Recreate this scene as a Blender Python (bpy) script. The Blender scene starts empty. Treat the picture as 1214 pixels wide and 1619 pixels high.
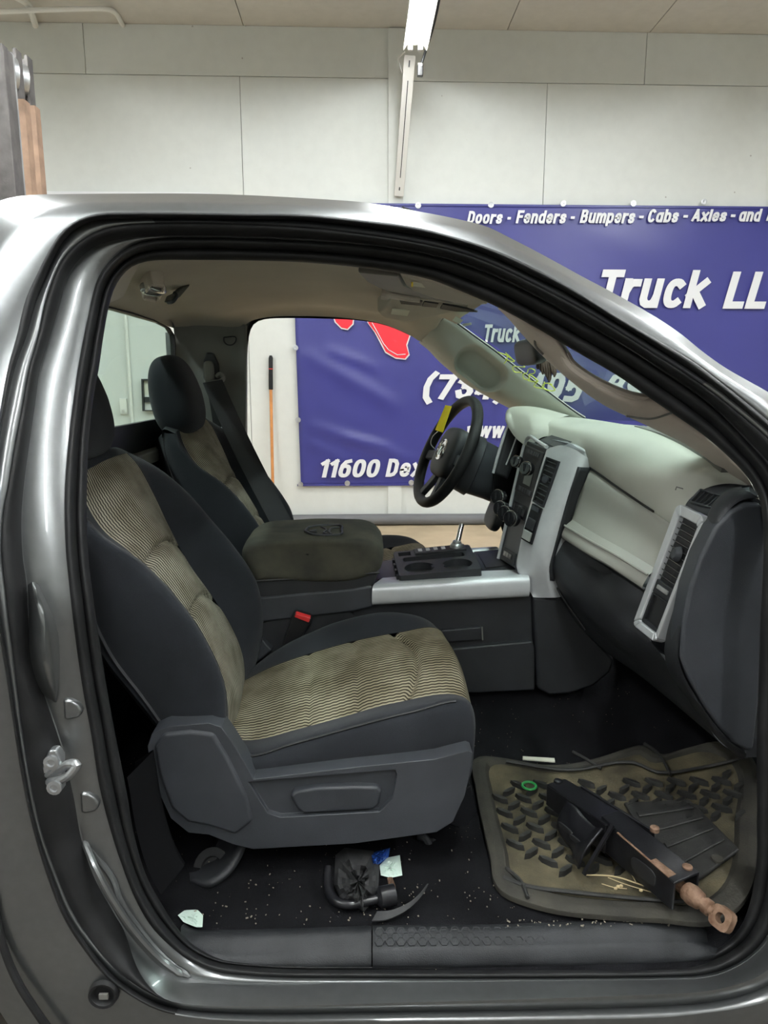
import bpy, bmesh, math, random
from mathutils import Vector, Matrix
random.seed(7)
R = math.radians
scn = bpy.context.scene
COL = scn.collection

# ---------------------------------------------------------------- camera
F_PX, CX, CY = 1122.0, 607.0, 809.5
CAM = Vector((0, 0, 1.15))
YAW, PITCH = R(2.0), R(10.5)
FWD = Vector((math.sin(YAW)*math.cos(PITCH), math.cos(YAW)*math.cos(PITCH), -math.sin(PITCH)))
RGT = Vector((math.cos(YAW), -math.sin(YAW), 0))
UPV = RGT.cross(FWD)
cd = bpy.data.cameras.new('camera')
cd.sensor_fit = 'HORIZONTAL'; cd.sensor_width = 36.0; cd.lens = 36.0*F_PX/1214.0
cd.clip_start = 0.05
cam = bpy.data.objects.new('camera', cd); COL.objects.link(cam)
cam.matrix_world = Matrix((( RGT.x, UPV.x, -FWD.x, CAM.x), (RGT.y, UPV.y, -FWD.y, CAM.y),
                           (RGT.z, UPV.z, -FWD.z, CAM.z), (0, 0, 0, 1)))
scn.camera = cam
# ---------------------------------------------------------------- world, exposure
scn.view_settings.view_transform = 'Standard'
scn.view_settings.look = 'None'
scn.view_settings.exposure = 0.0
scn.view_settings.gamma = 1.0
w = bpy.data.worlds.new('world'); scn.world = w; w.use_nodes = True
w.node_tree.nodes['Background'].inputs[0].default_value = (0.9, 0.95, 1, 1)
w.node_tree.nodes['Background'].inputs[1].default_value = 0.25
TUBE_POWER = 200.0
scn.cycles.max_bounces = 8
scn.cycles.diffuse_bounces = 5
scn.cycles.transparent_max_bounces = 12

# ---------------------------------------------------------------- measuring helpers
def ray(px, py):
    return FWD + RGT*((px-CX)/F_PX) + UPV*((CY-py)/F_PX)
def P(px, py, Y=None, X=None, Z=None):
    d = ray(px, py)
    if Y is not None: t = Y/d.y
    elif X is not None: t = X/d.x
    else: t = (Z-CAM.z)/d.z
    return CAM + d*t
K = 0.94                      # scale of all depths inside the cab
def T(px, py, Y): return P(px, py, Y=Y*K)
def TL(pts): return [p if isinstance(p, Vector) else T(*p) for p in pts]
YW = 5.67                     # distance of the back wall
V = Vector
def sstep(a, b, x):
    t = max(0.0, min(1.0, (x-a)/(b-a))); return t*t*(3-2*t)
def catmull(pts, n, closed=False, arc=True):
    m = len(pts)
    if m == 2: return [pts[0].lerp(pts[1], i/(n-1)) for i in range(n)]
    dense = []; segs = m if closed else m-1; sub = 10
    for i in range(segs):
        if closed: p0, p1, p2, p3 = pts[(i-1) % m], pts[i], pts[(i+1) % m], pts[(i+2) % m]
        else:
            p1, p2 = pts[i], pts[i+1]
            p0 = pts[i-1] if i > 0 else p1*2-p2
            p3 = pts[i+2] if i+2 < m else p2*2-p1
        d1 = max((p2-p1).length, 1e-9)
        d0 = max((p1-p0).length, 1e-9); d2 = max((p3-p2).length, 1e-9)
        m1 = ((p1-p0)/d0*d1 + (p2-p1))*0.5 if True else 0
        m2 = ((p2-p1) + (p3-p2)/d2*d1)*0.5
        for k in range(sub):
            t = k/sub
            dense.append(p1*(2*t**3-3*t*t+1)+m1*(t**3-2*t*t+t)+p2*(-2*t**3+3*t*t)+m2*(t**3-t*t))
    dense.append(pts[0].copy() if closed else pts[-1].copy())
    L = [0.0]
    for a, b in zip(dense, dense[1:]): L.append(L[-1]+(b-a).length)
    out = []; j = 0; tot = L[-1]; cnt = n if closed else n-1
    for i in range(n):
        s = tot*i/cnt
        while j < len(L)-2 and L[j+1] < s: j += 1
        d = L[j+1]-L[j]
        out.append(dense[j].lerp(dense[j+1], (s-L[j])/d if d > 1e-12 else 0))
    return out

# ---------------------------------------------------------------- mesh builder
ROOT = {}
class MB:
    def __init__(s): s.v = []; s.f = []; s.uv = []
    def add(s, vs, fs, uvs=None):
        o = len(s.v); s.v += [V(p) for p in vs]
        for i, f in enumerate(fs):
            s.f.append([o+k for k in f]); s.uv.append(uvs[i] if uvs else None)
        return s
    def surf(s, rails, nv=40, nu=None, closed=False, disp=None, capends=False, smooth=True):
        rs = [catmull(TL(r), nv) for r in rails]
        nu = nu or (len(rs)-1)*6+1
        cols = []
        for j in range(nv):
            c = [r[j] for r in rs]
            cols.append(catmull(c, nu, closed) if smooth else
                        [c[min(int(i/(nu-1)*(len(c)-1)), len(c)-2)].lerp(c[min(int(i/(nu-1)*(len(c)-1)), len(c)-2)+1],
                         i/(nu-1)*(len(c)-1)-min(int(i/(nu-1)*(len(c)-1)), len(c)-2)) for i in range(nu)])
        vs = []; fs = []; uv = []
        for j in range(nv):
            for i in range(nu):
                p = cols[j][i]
                if disp: p = disp(p, i/(nu-1), j/(nv-1))
                vs.append(p)
        w_ = nu if closed else nu-1
        for j in range(nv-1):
            for i in range(w_):
                i2 = (i+1) % nu
                fs.append([j*nu+i, j*nu+i2, (j+1)*nu+i2, (j+1)*nu+i])
                uv.append([(i/w_, j/(nv-1)), ((i+1)/w_, j/(nv-1)), ((i+1)/w_, (j+1)/(nv-1)), (i/w_, (j+1)/(nv-1))])
        if capends and closed:
            fs.append(list(range(nu))); uv.append(None)
            fs.append([(nv-1)*nu+i for i in range(nu)][::-1]); uv.append(None)
        return s.add(vs, fs, uv)
    def prism(s, outline, vec):
        o = TL(outline); n = len(o); vec = V(vec)
        vs = o+[p+vec for p in o]
        fs = [list(range(n))[::-1], list(range(n, 2*n))]+[[i, (i+1) % n, n+(i+1) % n, n+i] for i in range(n)]
        return s.add(vs, fs)
    def hexa(s, p):           # 4 front + 4 back
        return s.add(p, [[3,2,1,0],[4,5,6,7],[0,1,5,4],[1,2,6,5],[2,3,7,6],[3,0,4,7]])
    def box(s, c, size, rot=None):
        c = V(c); m = rot or Matrix.Identity(3); h = V(size)*0.5
        ps = []
        for y in (-1, 1):
            for x, z in ((-1,-1),(1,-1),(1,1),(-1,1)):
                ps.append(c+m @ V((x*h.x, y*h.y, z*h.z)))
        return s.hexa(ps)
    def tube(s, path, r, seg=8, flat=None):
        path = TL(path); n = len(path); rings = []
        rr = r if isinstance(r, (list, tuple)) else [r]*n
        prev = None
        for i in range(n):
            t = (path[min(i+1, n-1)]-path[max(i-1, 0)])
            t = t.normalized() if t.length > 1e-9 else V((0,0,1))
            if prev is None:
                a = t.cross(V((0,0,1)));
                if a.length < 1e-3: a = t.cross(V((0,1,0)))
            else: a = prev-t*prev.dot(t)
            a.normalize(); prev = a; b = t.cross(a)
            rings.append([path[i]+(a*math.cos(2*math.pi*k/seg)+b*math.sin(2*math.pi*k/seg))*rr[i] for k in range(seg)])
        vs = [p for g in rings for p in g]; fs = []
        for i in range(n-1):
            for k in range(seg):
                fs.append([i*seg+k, i*seg+(k+1) % seg, (i+1)*seg+(k+1) % seg, (i+1)*seg+k])
        fs.append(list(range(seg))[::-1]); fs.append([(n-1)*seg+k for k in range(seg)])
        return s.add(vs, fs)
    def lathe(s, p, axis, prof, seg=24):     # prof: (radius, height)
        p = V(p); ax = V(axis).normalized()
        a = ax.cross(V((0,0,1)));
        if a.length < 1e-3: a = ax.cross(V((0,1,0)))
        a.normalize(); b = ax.cross(a); vs = []; fs = []; n = len(prof)
        for r, h in prof:
            for k in range(seg):
                t = 2*math.pi*k/seg
                vs.append(p+ax*h+(a*math.cos(t)+b*math.sin(t))*r)
        for i in range(n-1):
            for k in range(seg):
                fs.append([i*seg+k, i*seg+(k+1) % seg, (i+1)*seg+(k+1) % seg, (i+1)*seg+k])
        fs.append(list(range(seg))[::-1]); fs.append([(n-1)*seg+k for k in range(seg)])
        return s.add(vs, fs)
    def ribbon(s, path, wid, thick):
        """flat strap: path of points, wid vector(s) half width, thick scalar"""
        path = TL(path); n = len(path); vs = []; fs = []
        for i, p in enumerate(path):
            w_ = V(wid[i] if isinstance(wid, list) else wid)
            t = (path[min(i+1, n-1)]-path[max(i-1, 0)]).normalized()
            nn = t.cross(w_).normalized()*thick*0.5
            vs += [p-w_-nn, p+w_-nn, p+w_+nn, p-w_+nn]
        for i in range(n-1):
            for k in range(4):
                fs.append([i*4+k, i*4+(k+1) % 4, (i+1)*4+(k+1) % 4, (i+1)*4+k])
        fs += [[3,2,1,0], [(n-1)*4+k for k in range(4)]]
        return s.add(vs, fs)
    def rbox(s, c, size, e=4.0, rot=None, n=14, warp=None):   # superellipsoid-like rounded box
        c = V(c); m = rot or Matrix.Identity(3); h = V(size)*0.5
        vs = []; fs = []; idx = {}
        def vid(p):
            k = (round(p[0], 5), round(p[1], 5), round(p[2], 5))
            if k not in idx:
                q = V(p); L = (abs(q.x)**e+abs(q.y)**e+abs(q.z)**e)**(1/e); q = q/L
                if warp: q = warp(q)
                idx[k] = len(vs); vs.append(c+m @ V((q.x*h.x, q.y*h.y, q.z*h.z)))
            return idx[k]
        for ax in range(3):
            for sg in (-1, 1):
                for i in range(n):
                    for j in range(n):
                        q = []
                        for di, dj in ((0,0),(1,0),(1,1),(0,1)):
                            a = math.tan((2*(i+di)/n-1)*math.pi/4); b = math.tan((2*(j+dj)/n-1)*math.pi/4)
                            p = [0,0,0]; p[ax] = sg; p[(ax+1) % 3] = a*sg; p[(ax+2) % 3] = b
                            q.append(vid(p))
                        fs.append(q)
        return s.add(vs, fs)
    def obj(s, name, mat, parent=None, bevel=0, seg=2, ang=35, solid=0, sub=0, off=-1):
        me = bpy.data.meshes.new(name)
        me.from_pydata([tuple(p) for p in s.v], [], s.f)
        if any(u is not None for u in s.uv):
            L = me.uv_layers.new(name='uv')
            for poly, u in zip(me.polygons, s.uv):
                if u:
                    for li, c in zip(poly.loop_indices, u): L.data[li].uv = c
        bm = bmesh.new(); bm.from_mesh(me)
        bmesh.ops.recalc_face_normals(bm, faces=bm.faces[:]); bm.to_mesh(me); bm.free()
        for p in me.polygons: p.use_smooth = True
        me.set_sharp_from_angle(angle=R(ang))
        o = bpy.data.objects.new(name, me); COL.objects.link(o)
        me.materials.append(mat)
        if parent is not None:
            base = ROOT[parent.name]
            me.transform(Matrix.Translation(-base)); o.parent = parent
            ROOT[o.name] = base
        else:
            xs = [p.x for p in s.v]; ys = [p.y for p in s.v]; zs = [p.z for p in s.v]
            base = V(((min(xs)+max(xs))/2, (min(ys)+max(ys))/2, min(zs)))
            me.transform(Matrix.Translation(-base)); o.location = base
            ROOT[o.name] = base
        if solid:
            md = o.modifiers.new('thickness', 'SOLIDIFY'); md.thickness = solid; md.offset = off
        if bevel:
            md = o.modifiers.new('bevel', 'BEVEL'); md.width = bevel; md.segments = seg
            md.limit_method = 'ANGLE'; md.angle_limit = R(40); md.harden_normals = True
        if sub:
            md = o.modifiers.new('sub', 'SUBSURF'); md.levels = sub; md.render_levels = sub
        return o
class Quad:
    """a four-cornered patch on the dash, console, etc: TL, TR, BR, BL"""
    def __init__(s, a, b, c, d):
        s.c = TL([a, b, c, d])
        n = (s.c[1]-s.c[0]).cross(s.c[3]-s.c[0]).normalized()
        if n.dot(CAM-s.c[0]) < 0: n = -n
        s.n = n
    def pt(s, u, v, d=0):
        a, b, c, e = s.c
        return a.lerp(b, u).lerp(e.lerp(c, u), v)+s.n*d
    def box(s, mb, u0, u1, v0, v1, d0, d1):
        q = [(u0, v0), (u1, v0), (u1, v1), (u0, v1)]
        return mb.hexa([s.pt(a, b, d1) for a, b in q]+[s.pt(a, b, d0) for a, b in q])
    def ring(s, mb, outer, inner, d0, d1):
        n = len(outer)
        for i in range(n):
            j = (i+1) % n
            a, b, c, e = outer[i], outer[j], inner[j], inner[i]
            mb.hexa([s.pt(*a, d1), s.pt(*b, d1), s.pt(*c, d1), s.pt(*e, d1), s.pt(*a, d0), s.pt(*b, d0), s.pt(*c, d0), s.pt(*e, d0)])
        return mb
def thing(name, label, cat, loc, group=None):
    o = bpy.data.objects.new(name, None); COL.objects.link(o)
    o.empty_display_size = 0.05; o.location = loc; o['label'] = label; o['category'] = cat
    if group: o['group'] = group
    ROOT[o.name] = V(loc)
    return o
def tag(o, label, cat, group=None, kind=None):
    o['label'] = label; o['category'] = cat
    if group: o['group'] = group
    if kind: o['kind'] = kind
    return o
def struct(o): o['kind'] = 'structure'; return o

# ---------------------------------------------------------------- materials
def mat(name, col, rough=0.5, metal=0.0, bump=0.0, bscale=200, var=0.0, vscale=8, coat=0, spec=None, sheen=0, col2=None):
    m = bpy.data.materials.new(name); m.use_nodes = True
    nt = m.node_tree; b = nt.nodes['Principled BSDF']
    b.inputs['Roughness'].default_value = rough; b.inputs['Metallic'].default_value = metal
    b.inputs['Base Color'].default_value = (*col, 1)
    if coat: b.inputs['Coat Weight'].default_value = coat; b.inputs['Coat Roughness'].default_value = 0.06
    if spec is not None: b.inputs['Specular IOR Level'].default_value = spec
    if sheen: b.inputs['Sheen Weight'].default_value = sheen; b.inputs['Sheen Roughness'].default_value = 0.5
    tc = nt.nodes.new('ShaderNodeTexCoord')
    if var:
        n = nt.nodes.new('ShaderNodeTexNoise'); n.inputs['Scale'].default_value = vscale; n.inputs['Detail'].default_value = 6
        nt.links.new(tc.outputs['Object'], n.inputs['Vector'])
        r = nt.nodes.new('ShaderNodeValToRGB'); r.color_ramp.elements[0].position = 0.3; r.color_ramp.elements[1].position = 0.72
        c2 = col2 or tuple(min(1, c*(1+var)) for c in col)
        c1 = col if col2 else tuple(c*(1-var) for c in col)
        r.color_ramp.elements[0].color = (*c1, 1); r.color_ramp.elements[1].color = (*c2, 1)
        nt.links.new(n.outputs['Fac'], r.inputs['Fac']); nt.links.new(r.outputs['Color'], b.inputs['Base Color'])
    if bump:
        n2 = nt.nodes.new('ShaderNodeTexNoise'); n2.inputs['Scale'].default_value = bscale; n2.inputs['Detail'].default_value = 3
        nt.links.new(tc.outputs['Object'], n2.inputs['Vector'])
        bp = nt.nodes.new('ShaderNodeBump'); bp.inputs['Strength'].default_value = bump; bp.inputs['Distance'].default_value = 0.002
        nt.links.new(n2.outputs['Fac'], bp.inputs['Height']); nt.links.new(bp.outputs['Normal'], b.inputs['Normal'])
    return m
def emis(name, col, s):
    m = bpy.data.materials.new(name); m.use_nodes = True; nt = m.node_tree
    b = nt.nodes['Principled BSDF']; b.inputs['Emission Color'].default_value = (*col, 1); b.inputs['Emission Strength'].default_value = s
    b.inputs['Base Color'].default_value = (0.8, 0.8, 0.8, 1)
    return m
def striped(name, light, dark, nv, nu=0):
    m = bpy.data.materials.new(name); m.use_nodes = True; nt = m.node_tree; b = nt.nodes['Principled BSDF']
    b.inputs['Roughness'].default_value = 0.95; b.inputs['Specular IOR Level'].default_value = 0.15
    uv = nt.nodes.new('ShaderNodeUVMap'); sp = nt.nodes.new('ShaderNodeSeparateXYZ'); nt.links.new(uv.outputs[0], sp.inputs[0])
    tc = nt.nodes.new('ShaderNodeTexCoord')
    ns = nt.nodes.new('ShaderNodeTexNoise'); ns.inputs['Scale'].default_value = 14; ns.inputs['Detail'].default_value = 5
    nt.links.new(tc.outputs['Object'], ns.inputs['Vector'])
    def mth(op, a, bb):
        n = nt.nodes.new('ShaderNodeMath'); n.operation = op
        for i, x in enumerate((a, bb)):
            if x is None: continue
            if isinstance(x, (int, float)): n.inputs[i].default_value = x
            else: nt.links.new(x, n.inputs[i])
        return n.outputs[0]
    # slight waviness of the ribs
    wob = mth('MULTIPLY', mth('SINE', mth('MULTIPLY', sp.outputs[1], 2*math.pi*nu), None), 0.4)
    s1 = mth('SINE', mth('ADD', mth('MULTIPLY', sp.outputs[0], nv*2*math.pi), wob), None)
    rp = nt.nodes.new('ShaderNodeValToRGB'); rp.color_ramp.elements[0].position = 0.30; rp.color_ramp.elements[1].position = 0.62
    rp.color_ramp.elements[0].color = (*dark, 1); rp.color_ramp.elements[1].color = (*light, 1)
    nt.links.new(mth('ADD', mth('MULTIPLY', s1, 0.5), 0.5), rp.inputs['Fac'])
    mx = nt.nodes.new('ShaderNodeMixRGB'); mx.blend_type = 'MULTIPLY'; mx.inputs[0].default_value = 0.75
    r2 = nt.nodes.new('ShaderNodeValToRGB'); r2.color_ramp.elements[0].position = 0.36; r2.color_ramp.elements[0].color = (0.45, 0.42, 0.36, 1)
    r2.color_ramp.elements[1].position = 0.62
    nt.links.new(ns.outputs['Fac'], r2.inputs['Fac'])
    nt.links.new(rp.outputs['Color'], mx.inputs[1]); nt.links.new(r2.outputs['Color'], mx.inputs[2])
    nt.links.new(mx.outputs[0], b.inputs['Base Color'])
    bp = nt.nodes.new('ShaderNodeBump'); bp.inputs['Strength'].default_value = 0.35; bp.inputs['Distance'].default_value = 0.002
    nt.links.new(s1, bp.inputs['Height']); nt.links.new(bp.outputs['Normal'], b.inputs['Normal'])
    return m
def glass(name, tint, refl=0.08):
    m = bpy.data.materials.new(name); m.use_nodes = True; nt = m.node_tree
    nt.nodes.remove(nt.nodes['Principled BSDF']); out = nt.nodes['Material Output']
    t = nt.nodes.new('ShaderNodeBsdfTransparent'); t.inputs[0].default_value = (*tint, 1)
    g = nt.nodes.new('ShaderNodeBsdfGlossy'); g.inputs['Roughness'].default_value = 0.02; g.inputs[0].default_value = (0.9, 0.95, 0.93, 1)
    d = nt.nodes.new('ShaderNodeBsdfDiffuse'); d.inputs[0].default_value = (0.55, 0.64, 0.62, 1)
    m0 = nt.nodes.new('ShaderNodeMixShader'); m0.inputs[0].default_value = 0.15
    mx = nt.nodes.new('ShaderNodeMixShader'); mx.inputs[0].default_value = refl
    nt.links.new(t.outputs[0], m0.inputs[1]); nt.links.new(d.outputs[0], m0.inputs[2])
    nt.links.new(m0.outputs[0], mx.inputs[1]); nt.links.new(g.outputs[0], mx.inputs[2]); nt.links.new(mx.outputs[0], out.inputs[0])
    return m
def speckled(name, col, speck, scale, thr, rough=0.9, bump=0.6, bscale=400, var=0.3, spec=0.3):
    m = mat(name, col, rough, 0, bump, bscale, var, 12, spec=spec)
    nt = m.node_tree; b = nt.nodes['Principled BSDF']
    src = b.inputs['Base Color'].links[0].from_socket
    tc = nt.nodes.new('ShaderNodeTexCoord')
    vo = nt.nodes.new('ShaderNodeTexVoronoi'); vo.inputs['Scale'].default_value = scale
    nt.links.new(tc.outputs['Object'], vo.inputs['Vector'])
    n = nt.nodes.new('ShaderNodeTexNoise'); n.inputs['Scale'].default_value = scale*0.12
    nt.links.new(tc.outputs['Object'], n.inputs['Vector'])
    a = nt.nodes.new('ShaderNodeMath'); a.operation = 'LESS_THAN'; a.inputs[1].default_value = thr
    nt.links.new(vo.outputs['Distance'], a.inputs[0])
    g = nt.nodes.new('ShaderNodeMath'); g.operation = 'GREATER_THAN'; g.inputs[1].default_value = 0.56
    nt.links.new(n.outputs['Fac'], g.inputs[0])
    mu = nt.nodes.new('ShaderNodeMath'); mu.operation = 'MULTIPLY'
    nt.links.new(a.outputs[0], mu.inputs[0]); nt.links.new(g.outputs[0], mu.inputs[1])
    mx = nt.nodes.new('ShaderNodeMixRGB'); mx.inputs[2].default_value = (*speck, 1)
    nt.links.new(mu.outputs[0], mx.inputs[0]); nt.links.new(src, mx.inputs[1]); nt.links.new(mx.outputs[0], b.inputs['Base Color'])
    return m
M = {}
M['paint'] = mat('metallic_grey_paint', (0.195, 0.20, 0.20), 0.32, 0.8, 0.03, 1500, 0.05, 60, coat=0.5)
M['rubber'] = mat('black_rubber', (0.013, 0.013, 0.0135), 0.55, 0, 0.05, 300, 0.3, 20, spec=0.25)
M['plastic'] = mat('charcoal_plastic', (0.021, 0.022, 0.0245), 0.5, 0, 0.25, 700, 0.22, 9, spec=0.35)
M['plastic2'] = mat('slate_plastic', (0.040, 0.043, 0.049), 0.48, 0, 0.25, 700, 0.18, 9, spec=0.4)
M['black'] = mat('black_plastic', (0.012, 0.012, 0.013), 0.5)
M['gloss'] = mat('gloss_black', (0.014, 0.014, 0.016), 0.2)
M['cloth'] = mat('charcoal_seat_cloth', (0.021, 0.023, 0.027), 0.95, 0, 0.5, 900, 0.15, 10, spec=0.1, sheen=0.1)
M['cloth2'] = mat('armrest_cloth', (0.040, 0.039, 0.033), 0.9, 0, 0.3, 700, 0.45, 14, spec=0.15, col2=(0.080, 0.076, 0.056))
M['insert'] = striped('ribbed_beige_cloth', (0.42, 0.39, 0.31), (0.05, 0.045, 0.035), 34, 55)
M['insert2'] = striped('ribbed_beige_cushion_cloth', (0.37, 0.335, 0.235), (0.055, 0.047, 0.033), 32, 42)
M['dash'] = mat('pale_grey_dash_plastic', (0.53, 0.53, 0.46), 0.5, 0, 0.12, 900, 0.06, 6)
M['glove'] = mat('greige_glovebox_plastic', (0.335, 0.33, 0.29), 0.45, 0, 0.12, 900, 0.06, 6)
M['tan'] = mat('beige_trim_plastic', (0.64, 0.56, 0.49), 0.5, 0, 0.08, 900, 0.04, 6)
M['pillar'] = mat('grey_green_trim_plastic', (0.50, 0.51, 0.45), 0.5, 0, 0.08, 900, 0.05, 6)
M['liner'] = mat('headliner_cloth', (0.54, 0.49, 0.42), 0.95, 0, 0.3, 900, 0.06, 5, spec=0.1)
M['silver'] = mat('silver_trim', (0.64, 0.65, 0.66), 0.42, 0.35, 0.05, 900, 0.06, 30)
M['chrome'] = mat('chrome', (0.85, 0.85, 0.86), 0.12, 1.0)
M['steel'] = mat('zinc_steel', (0.55, 0.56, 0.57), 0.35, 0.85, 0.1, 200, 0.15, 40)
M['carpet'] = speckled('black_carpet', (0.008, 0.008, 0.009), (0.35, 0.3, 0.22), 95, 0.07, 1.0, 0.6, 500, spec=0.04)
M['mat'] = mat('rubber_mat', (0.022, 0.021, 0.019), 0.75, 0, 0.4, 260, 0.3, 14, spec=0.25, col2=(0.050, 0.046, 0.036))
M['matdirt'] = mat('muddy_rubber', (0.13, 0.11, 0.068), 0.95, 0, 0.5, 300, 0.4, 11, spec=0.1, col2=(0.030, 0.028, 0.022))
M['lug'] = mat('black_rubber_lug', (0.018, 0.0175, 0.016), 0.6, 0, 0.3, 300, 0.3, 30)
M['sill'] = mat('dusty_sill_plastic', (0.019, 0.020, 0.022), 0.55, 0, 0.3, 500, 0.3, 16, spec=0.3)
M['jack'] = mat('black_painted_steel', (0.012, 0.012, 0.014), 0.3, 0.2, 0.1, 200, 0.3, 30)
M['rust'] = mat('rusty_steel', (0.30, 0.19, 0.13), 0.65, 0.4, 0.6, 220, 0.5, 60, col2=(0.13, 0.065, 0.035))
M['paper'] = mat('mint_paper', (0.62, 0.75, 0.66), 0.9)
M['cream'] = mat('cream_label', (0.72, 0.70, 0.58), 0.8)
M['straw'] = mat('dry_straw', (0.50, 0.39, 0.22), 0.9)
M['wall'] = speckled('white_painted_board', (0.63, 0.64, 0.605), (0.40, 0.38, 0.35), 9, 0.055, 0.85, 0.15, 60, 0.025)
M['front_dark'] = mat('dark_front_wall', (0.10, 0.085, 0.07), 0.8, 0, 0.2, 30, 0.2, 2)  # unseen front wall, kept dark down low for the paint's reflection
M['ceil'] = speckled('ceiling_board', (0.56, 0.535, 0.49), (0.42, 0.38, 0.33), 9, 0.04, 0.9, 0.2, 60, 0.04)
M['floor'] = mat('tan_concrete_floor', (0.46, 0.36, 0.23), 0.8, 0, 0.3, 40, 0.18, 3)
def dark_near_floor(m):       # unseen near end of the floor made dark, to darken the lower paint's reflection
    nt = m.node_tree; b = nt.nodes['Principled BSDF']; src = b.inputs['Base Color'].links[0].from_socket
    tc = nt.nodes.new('ShaderNodeTexCoord'); sp = nt.nodes.new('ShaderNodeSeparateXYZ'); nt.links.new(tc.outputs['Object'], sp.inputs[0])
    n = nt.nodes.new('ShaderNodeTexNoise'); n.inputs['Scale'].default_value = 2.2; n.inputs['Detail'].default_value = 6; nt.links.new(tc.outputs['Object'], n.inputs['Vector'])
    a = nt.nodes.new('ShaderNodeMath'); a.operation = 'ADD'; nt.links.new(sp.outputs[1], a.inputs[0]); nt.links.new(n.outputs['Fac'], a.inputs[1])
    r = nt.nodes.new('ShaderNodeMath'); r.operation = 'LESS_THAN'; r.inputs[1].default_value = 2.6; nt.links.new(a.outputs[0], r.inputs[0])
    mx = nt.nodes.new('ShaderNodeMixRGB'); mx.inputs[2].default_value = (0.075, 0.064, 0.052, 1)
    nt.links.new(r.outputs[0], mx.inputs[0]); nt.links.new(src, mx.inputs[1]); nt.links.new(mx.outputs[0], b.inputs['Base Color'])
dark_near_floor(M['floor'])
M['banner'] = mat('navy_banner_vinyl', (0.034, 0.035, 0.19), 0.38, 0, 0.06, 20, 0.04, 2)
M['white'] = mat('white_print', (0.70, 0.70, 0.71), 0.5)
M['red'] = mat('red_print', (0.72, 0.015, 0.03), 0.45)
M['yellow'] = mat('yellow_tag', (0.92, 0.70, 0.02), 0.6)
M['marker'] = mat('yellow_marker', (0.75, 0.85, 0.12), 0.7)
M['orange'] = mat('orange_wood_pole', (0.55, 0.22, 0.06), 0.5, 0, 0, 0, 0.15, 20)
M['belt'] = mat('black_belt_webbing', (0.016, 0.016, 0.018), 0.8, 0, 0.3, 900)
M['greyt'] = mat('grey_trim', (0.17, 0.165, 0.15), 0.55, 0, 0.1, 700, 0.08, 6)
M['redbtn'] = mat('red_button', (0.65, 0.03, 0.03), 0.4)
M['blue'] = mat('blue_wrapper', (0.03, 0.10, 0.42), 0.3)
M['green'] = mat('green_plastic', (0.03, 0.28, 0.07), 0.4)
M['crumb'] = mat('grit', (0.27, 0.235, 0.18), 0.9)
M['sidecloth'] = mat('black_side_carpet', (0.006, 0.006, 0.0065), 1.0, spec=0.0)
M['leaf'] = mat('green_leaf', (0.16, 0.35, 0.14), 0.6)
M['bag'] = mat('black_pouch_cloth', (0.030, 0.030, 0.031), 0.8, 0, 0.6, 60, 0.3, 30)
M['mast'] = mat('worn_mast_steel', (0.11, 0.10, 0.095), 0.5, 0.5, 0.4, 60, 0.4, 12)
M['mastgrey'] = mat('grey_mast_edge', (0.33, 0.33, 0.33), 0.5, 0.4, 0.2, 60, 0.2, 12)
M['mastrust'] = mat('rusty_mast_channel', (0.34, 0.22, 0.15), 0.7, 0.3, 0.4, 60, 0.3, 12)
M['lampgrey'] = mat('light_fixture_enamel', (0.55, 0.53, 0.49), 0.5)
M['tube_dim'] = emis('dimmed_fluorescent_tube', (0.93, 0.98, 1.0), TUBE_POWER*0.3)  # glow cut down to spare the wall beside it a hot spot
M['tube'] = emis('fluorescent_tube', (0.93, 0.98, 1.0), TUBE_POWER)
M['glass'] = glass('windshield_glass', (0.60, 0.72, 0.68), 0.07)
M['rglass'] = glass('rear_glass', (0.70, 0.84, 0.78), 0.06)
M['feather'] = mat('brown_feathers', (0.05, 0.03, 0.02), 0.9)
M['lens'] = mat('clear_lamp_lens', (0.55, 0.55, 0.55), 0.08, 0.6)
M['display'] = mat('grey_display', (0.30, 0.31, 0.29), 0.25)
M['pipe'] = mat('white_conduit', (0.70, 0.69, 0.65), 0.5)
M['hose'] = mat('grey_floor_tube', (0.12, 0.12, 0.125), 0.6)
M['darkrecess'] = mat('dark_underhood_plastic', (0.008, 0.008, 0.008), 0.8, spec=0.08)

exec_order = []
# ================================================================ ROOM
ZC = P(607, 44, Y=YW).z
XL, XR, YB = -4.2, 5.2, -4.5
def panelwall():
    mb = MB()
    zs = P(400, 121, Y=YW).z
    zr = P(900, 132, Y=YW).z
    top = [XL, P(134, 90, Y=YW).x, P(617, 90, Y=YW).x, P(1021, 90, Y=YW).x, XR]
    low = [XL, P(382, 220, Y=YW).x, P(616, 220, Y=YW).x, P(862, 220, Y=YW).x, XR]
    g = 0.0022
    for xs, z0f, z1 in ((top, None, ZC), (low, 0.0, None)):
        for a, b in zip(xs, xs[1:]):
            zz = zs if b <= P(620, 90, Y=YW).x else zr
            z0 = zz if z0f is None else 0.0
            z1_ = ZC if z1 else zz
            mb.hexa([V((a+g, YW, z0+g)), V((b-g, YW, z0+g)), V((b-g, YW, z1_-g)), V((a+g, YW, z1_-g)),
                     V((a+g, YW+.012, z0+g)), V((b-g, YW+.012, z0+g)), V((b-g, YW+.012, z1_-g)), V((a+g, YW+.012, z1_-g))])
    return mb
struct(panelwall().obj('wall_back', M['wall']))
mb = MB(); mb.box(((XL+XR)/2, YW+0.06, ZC/2), (XR-XL, 0.09, ZC)); struct(mb.obj('wall_back_framing', M['greyt']))
mb = MB(); mb.box(((XL+XR)/2, (YB+YW)/2, -0.05), (XR-XL, YW-YB+.3, 0.1)); struct(mb.obj('floor', M['floor']))
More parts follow.
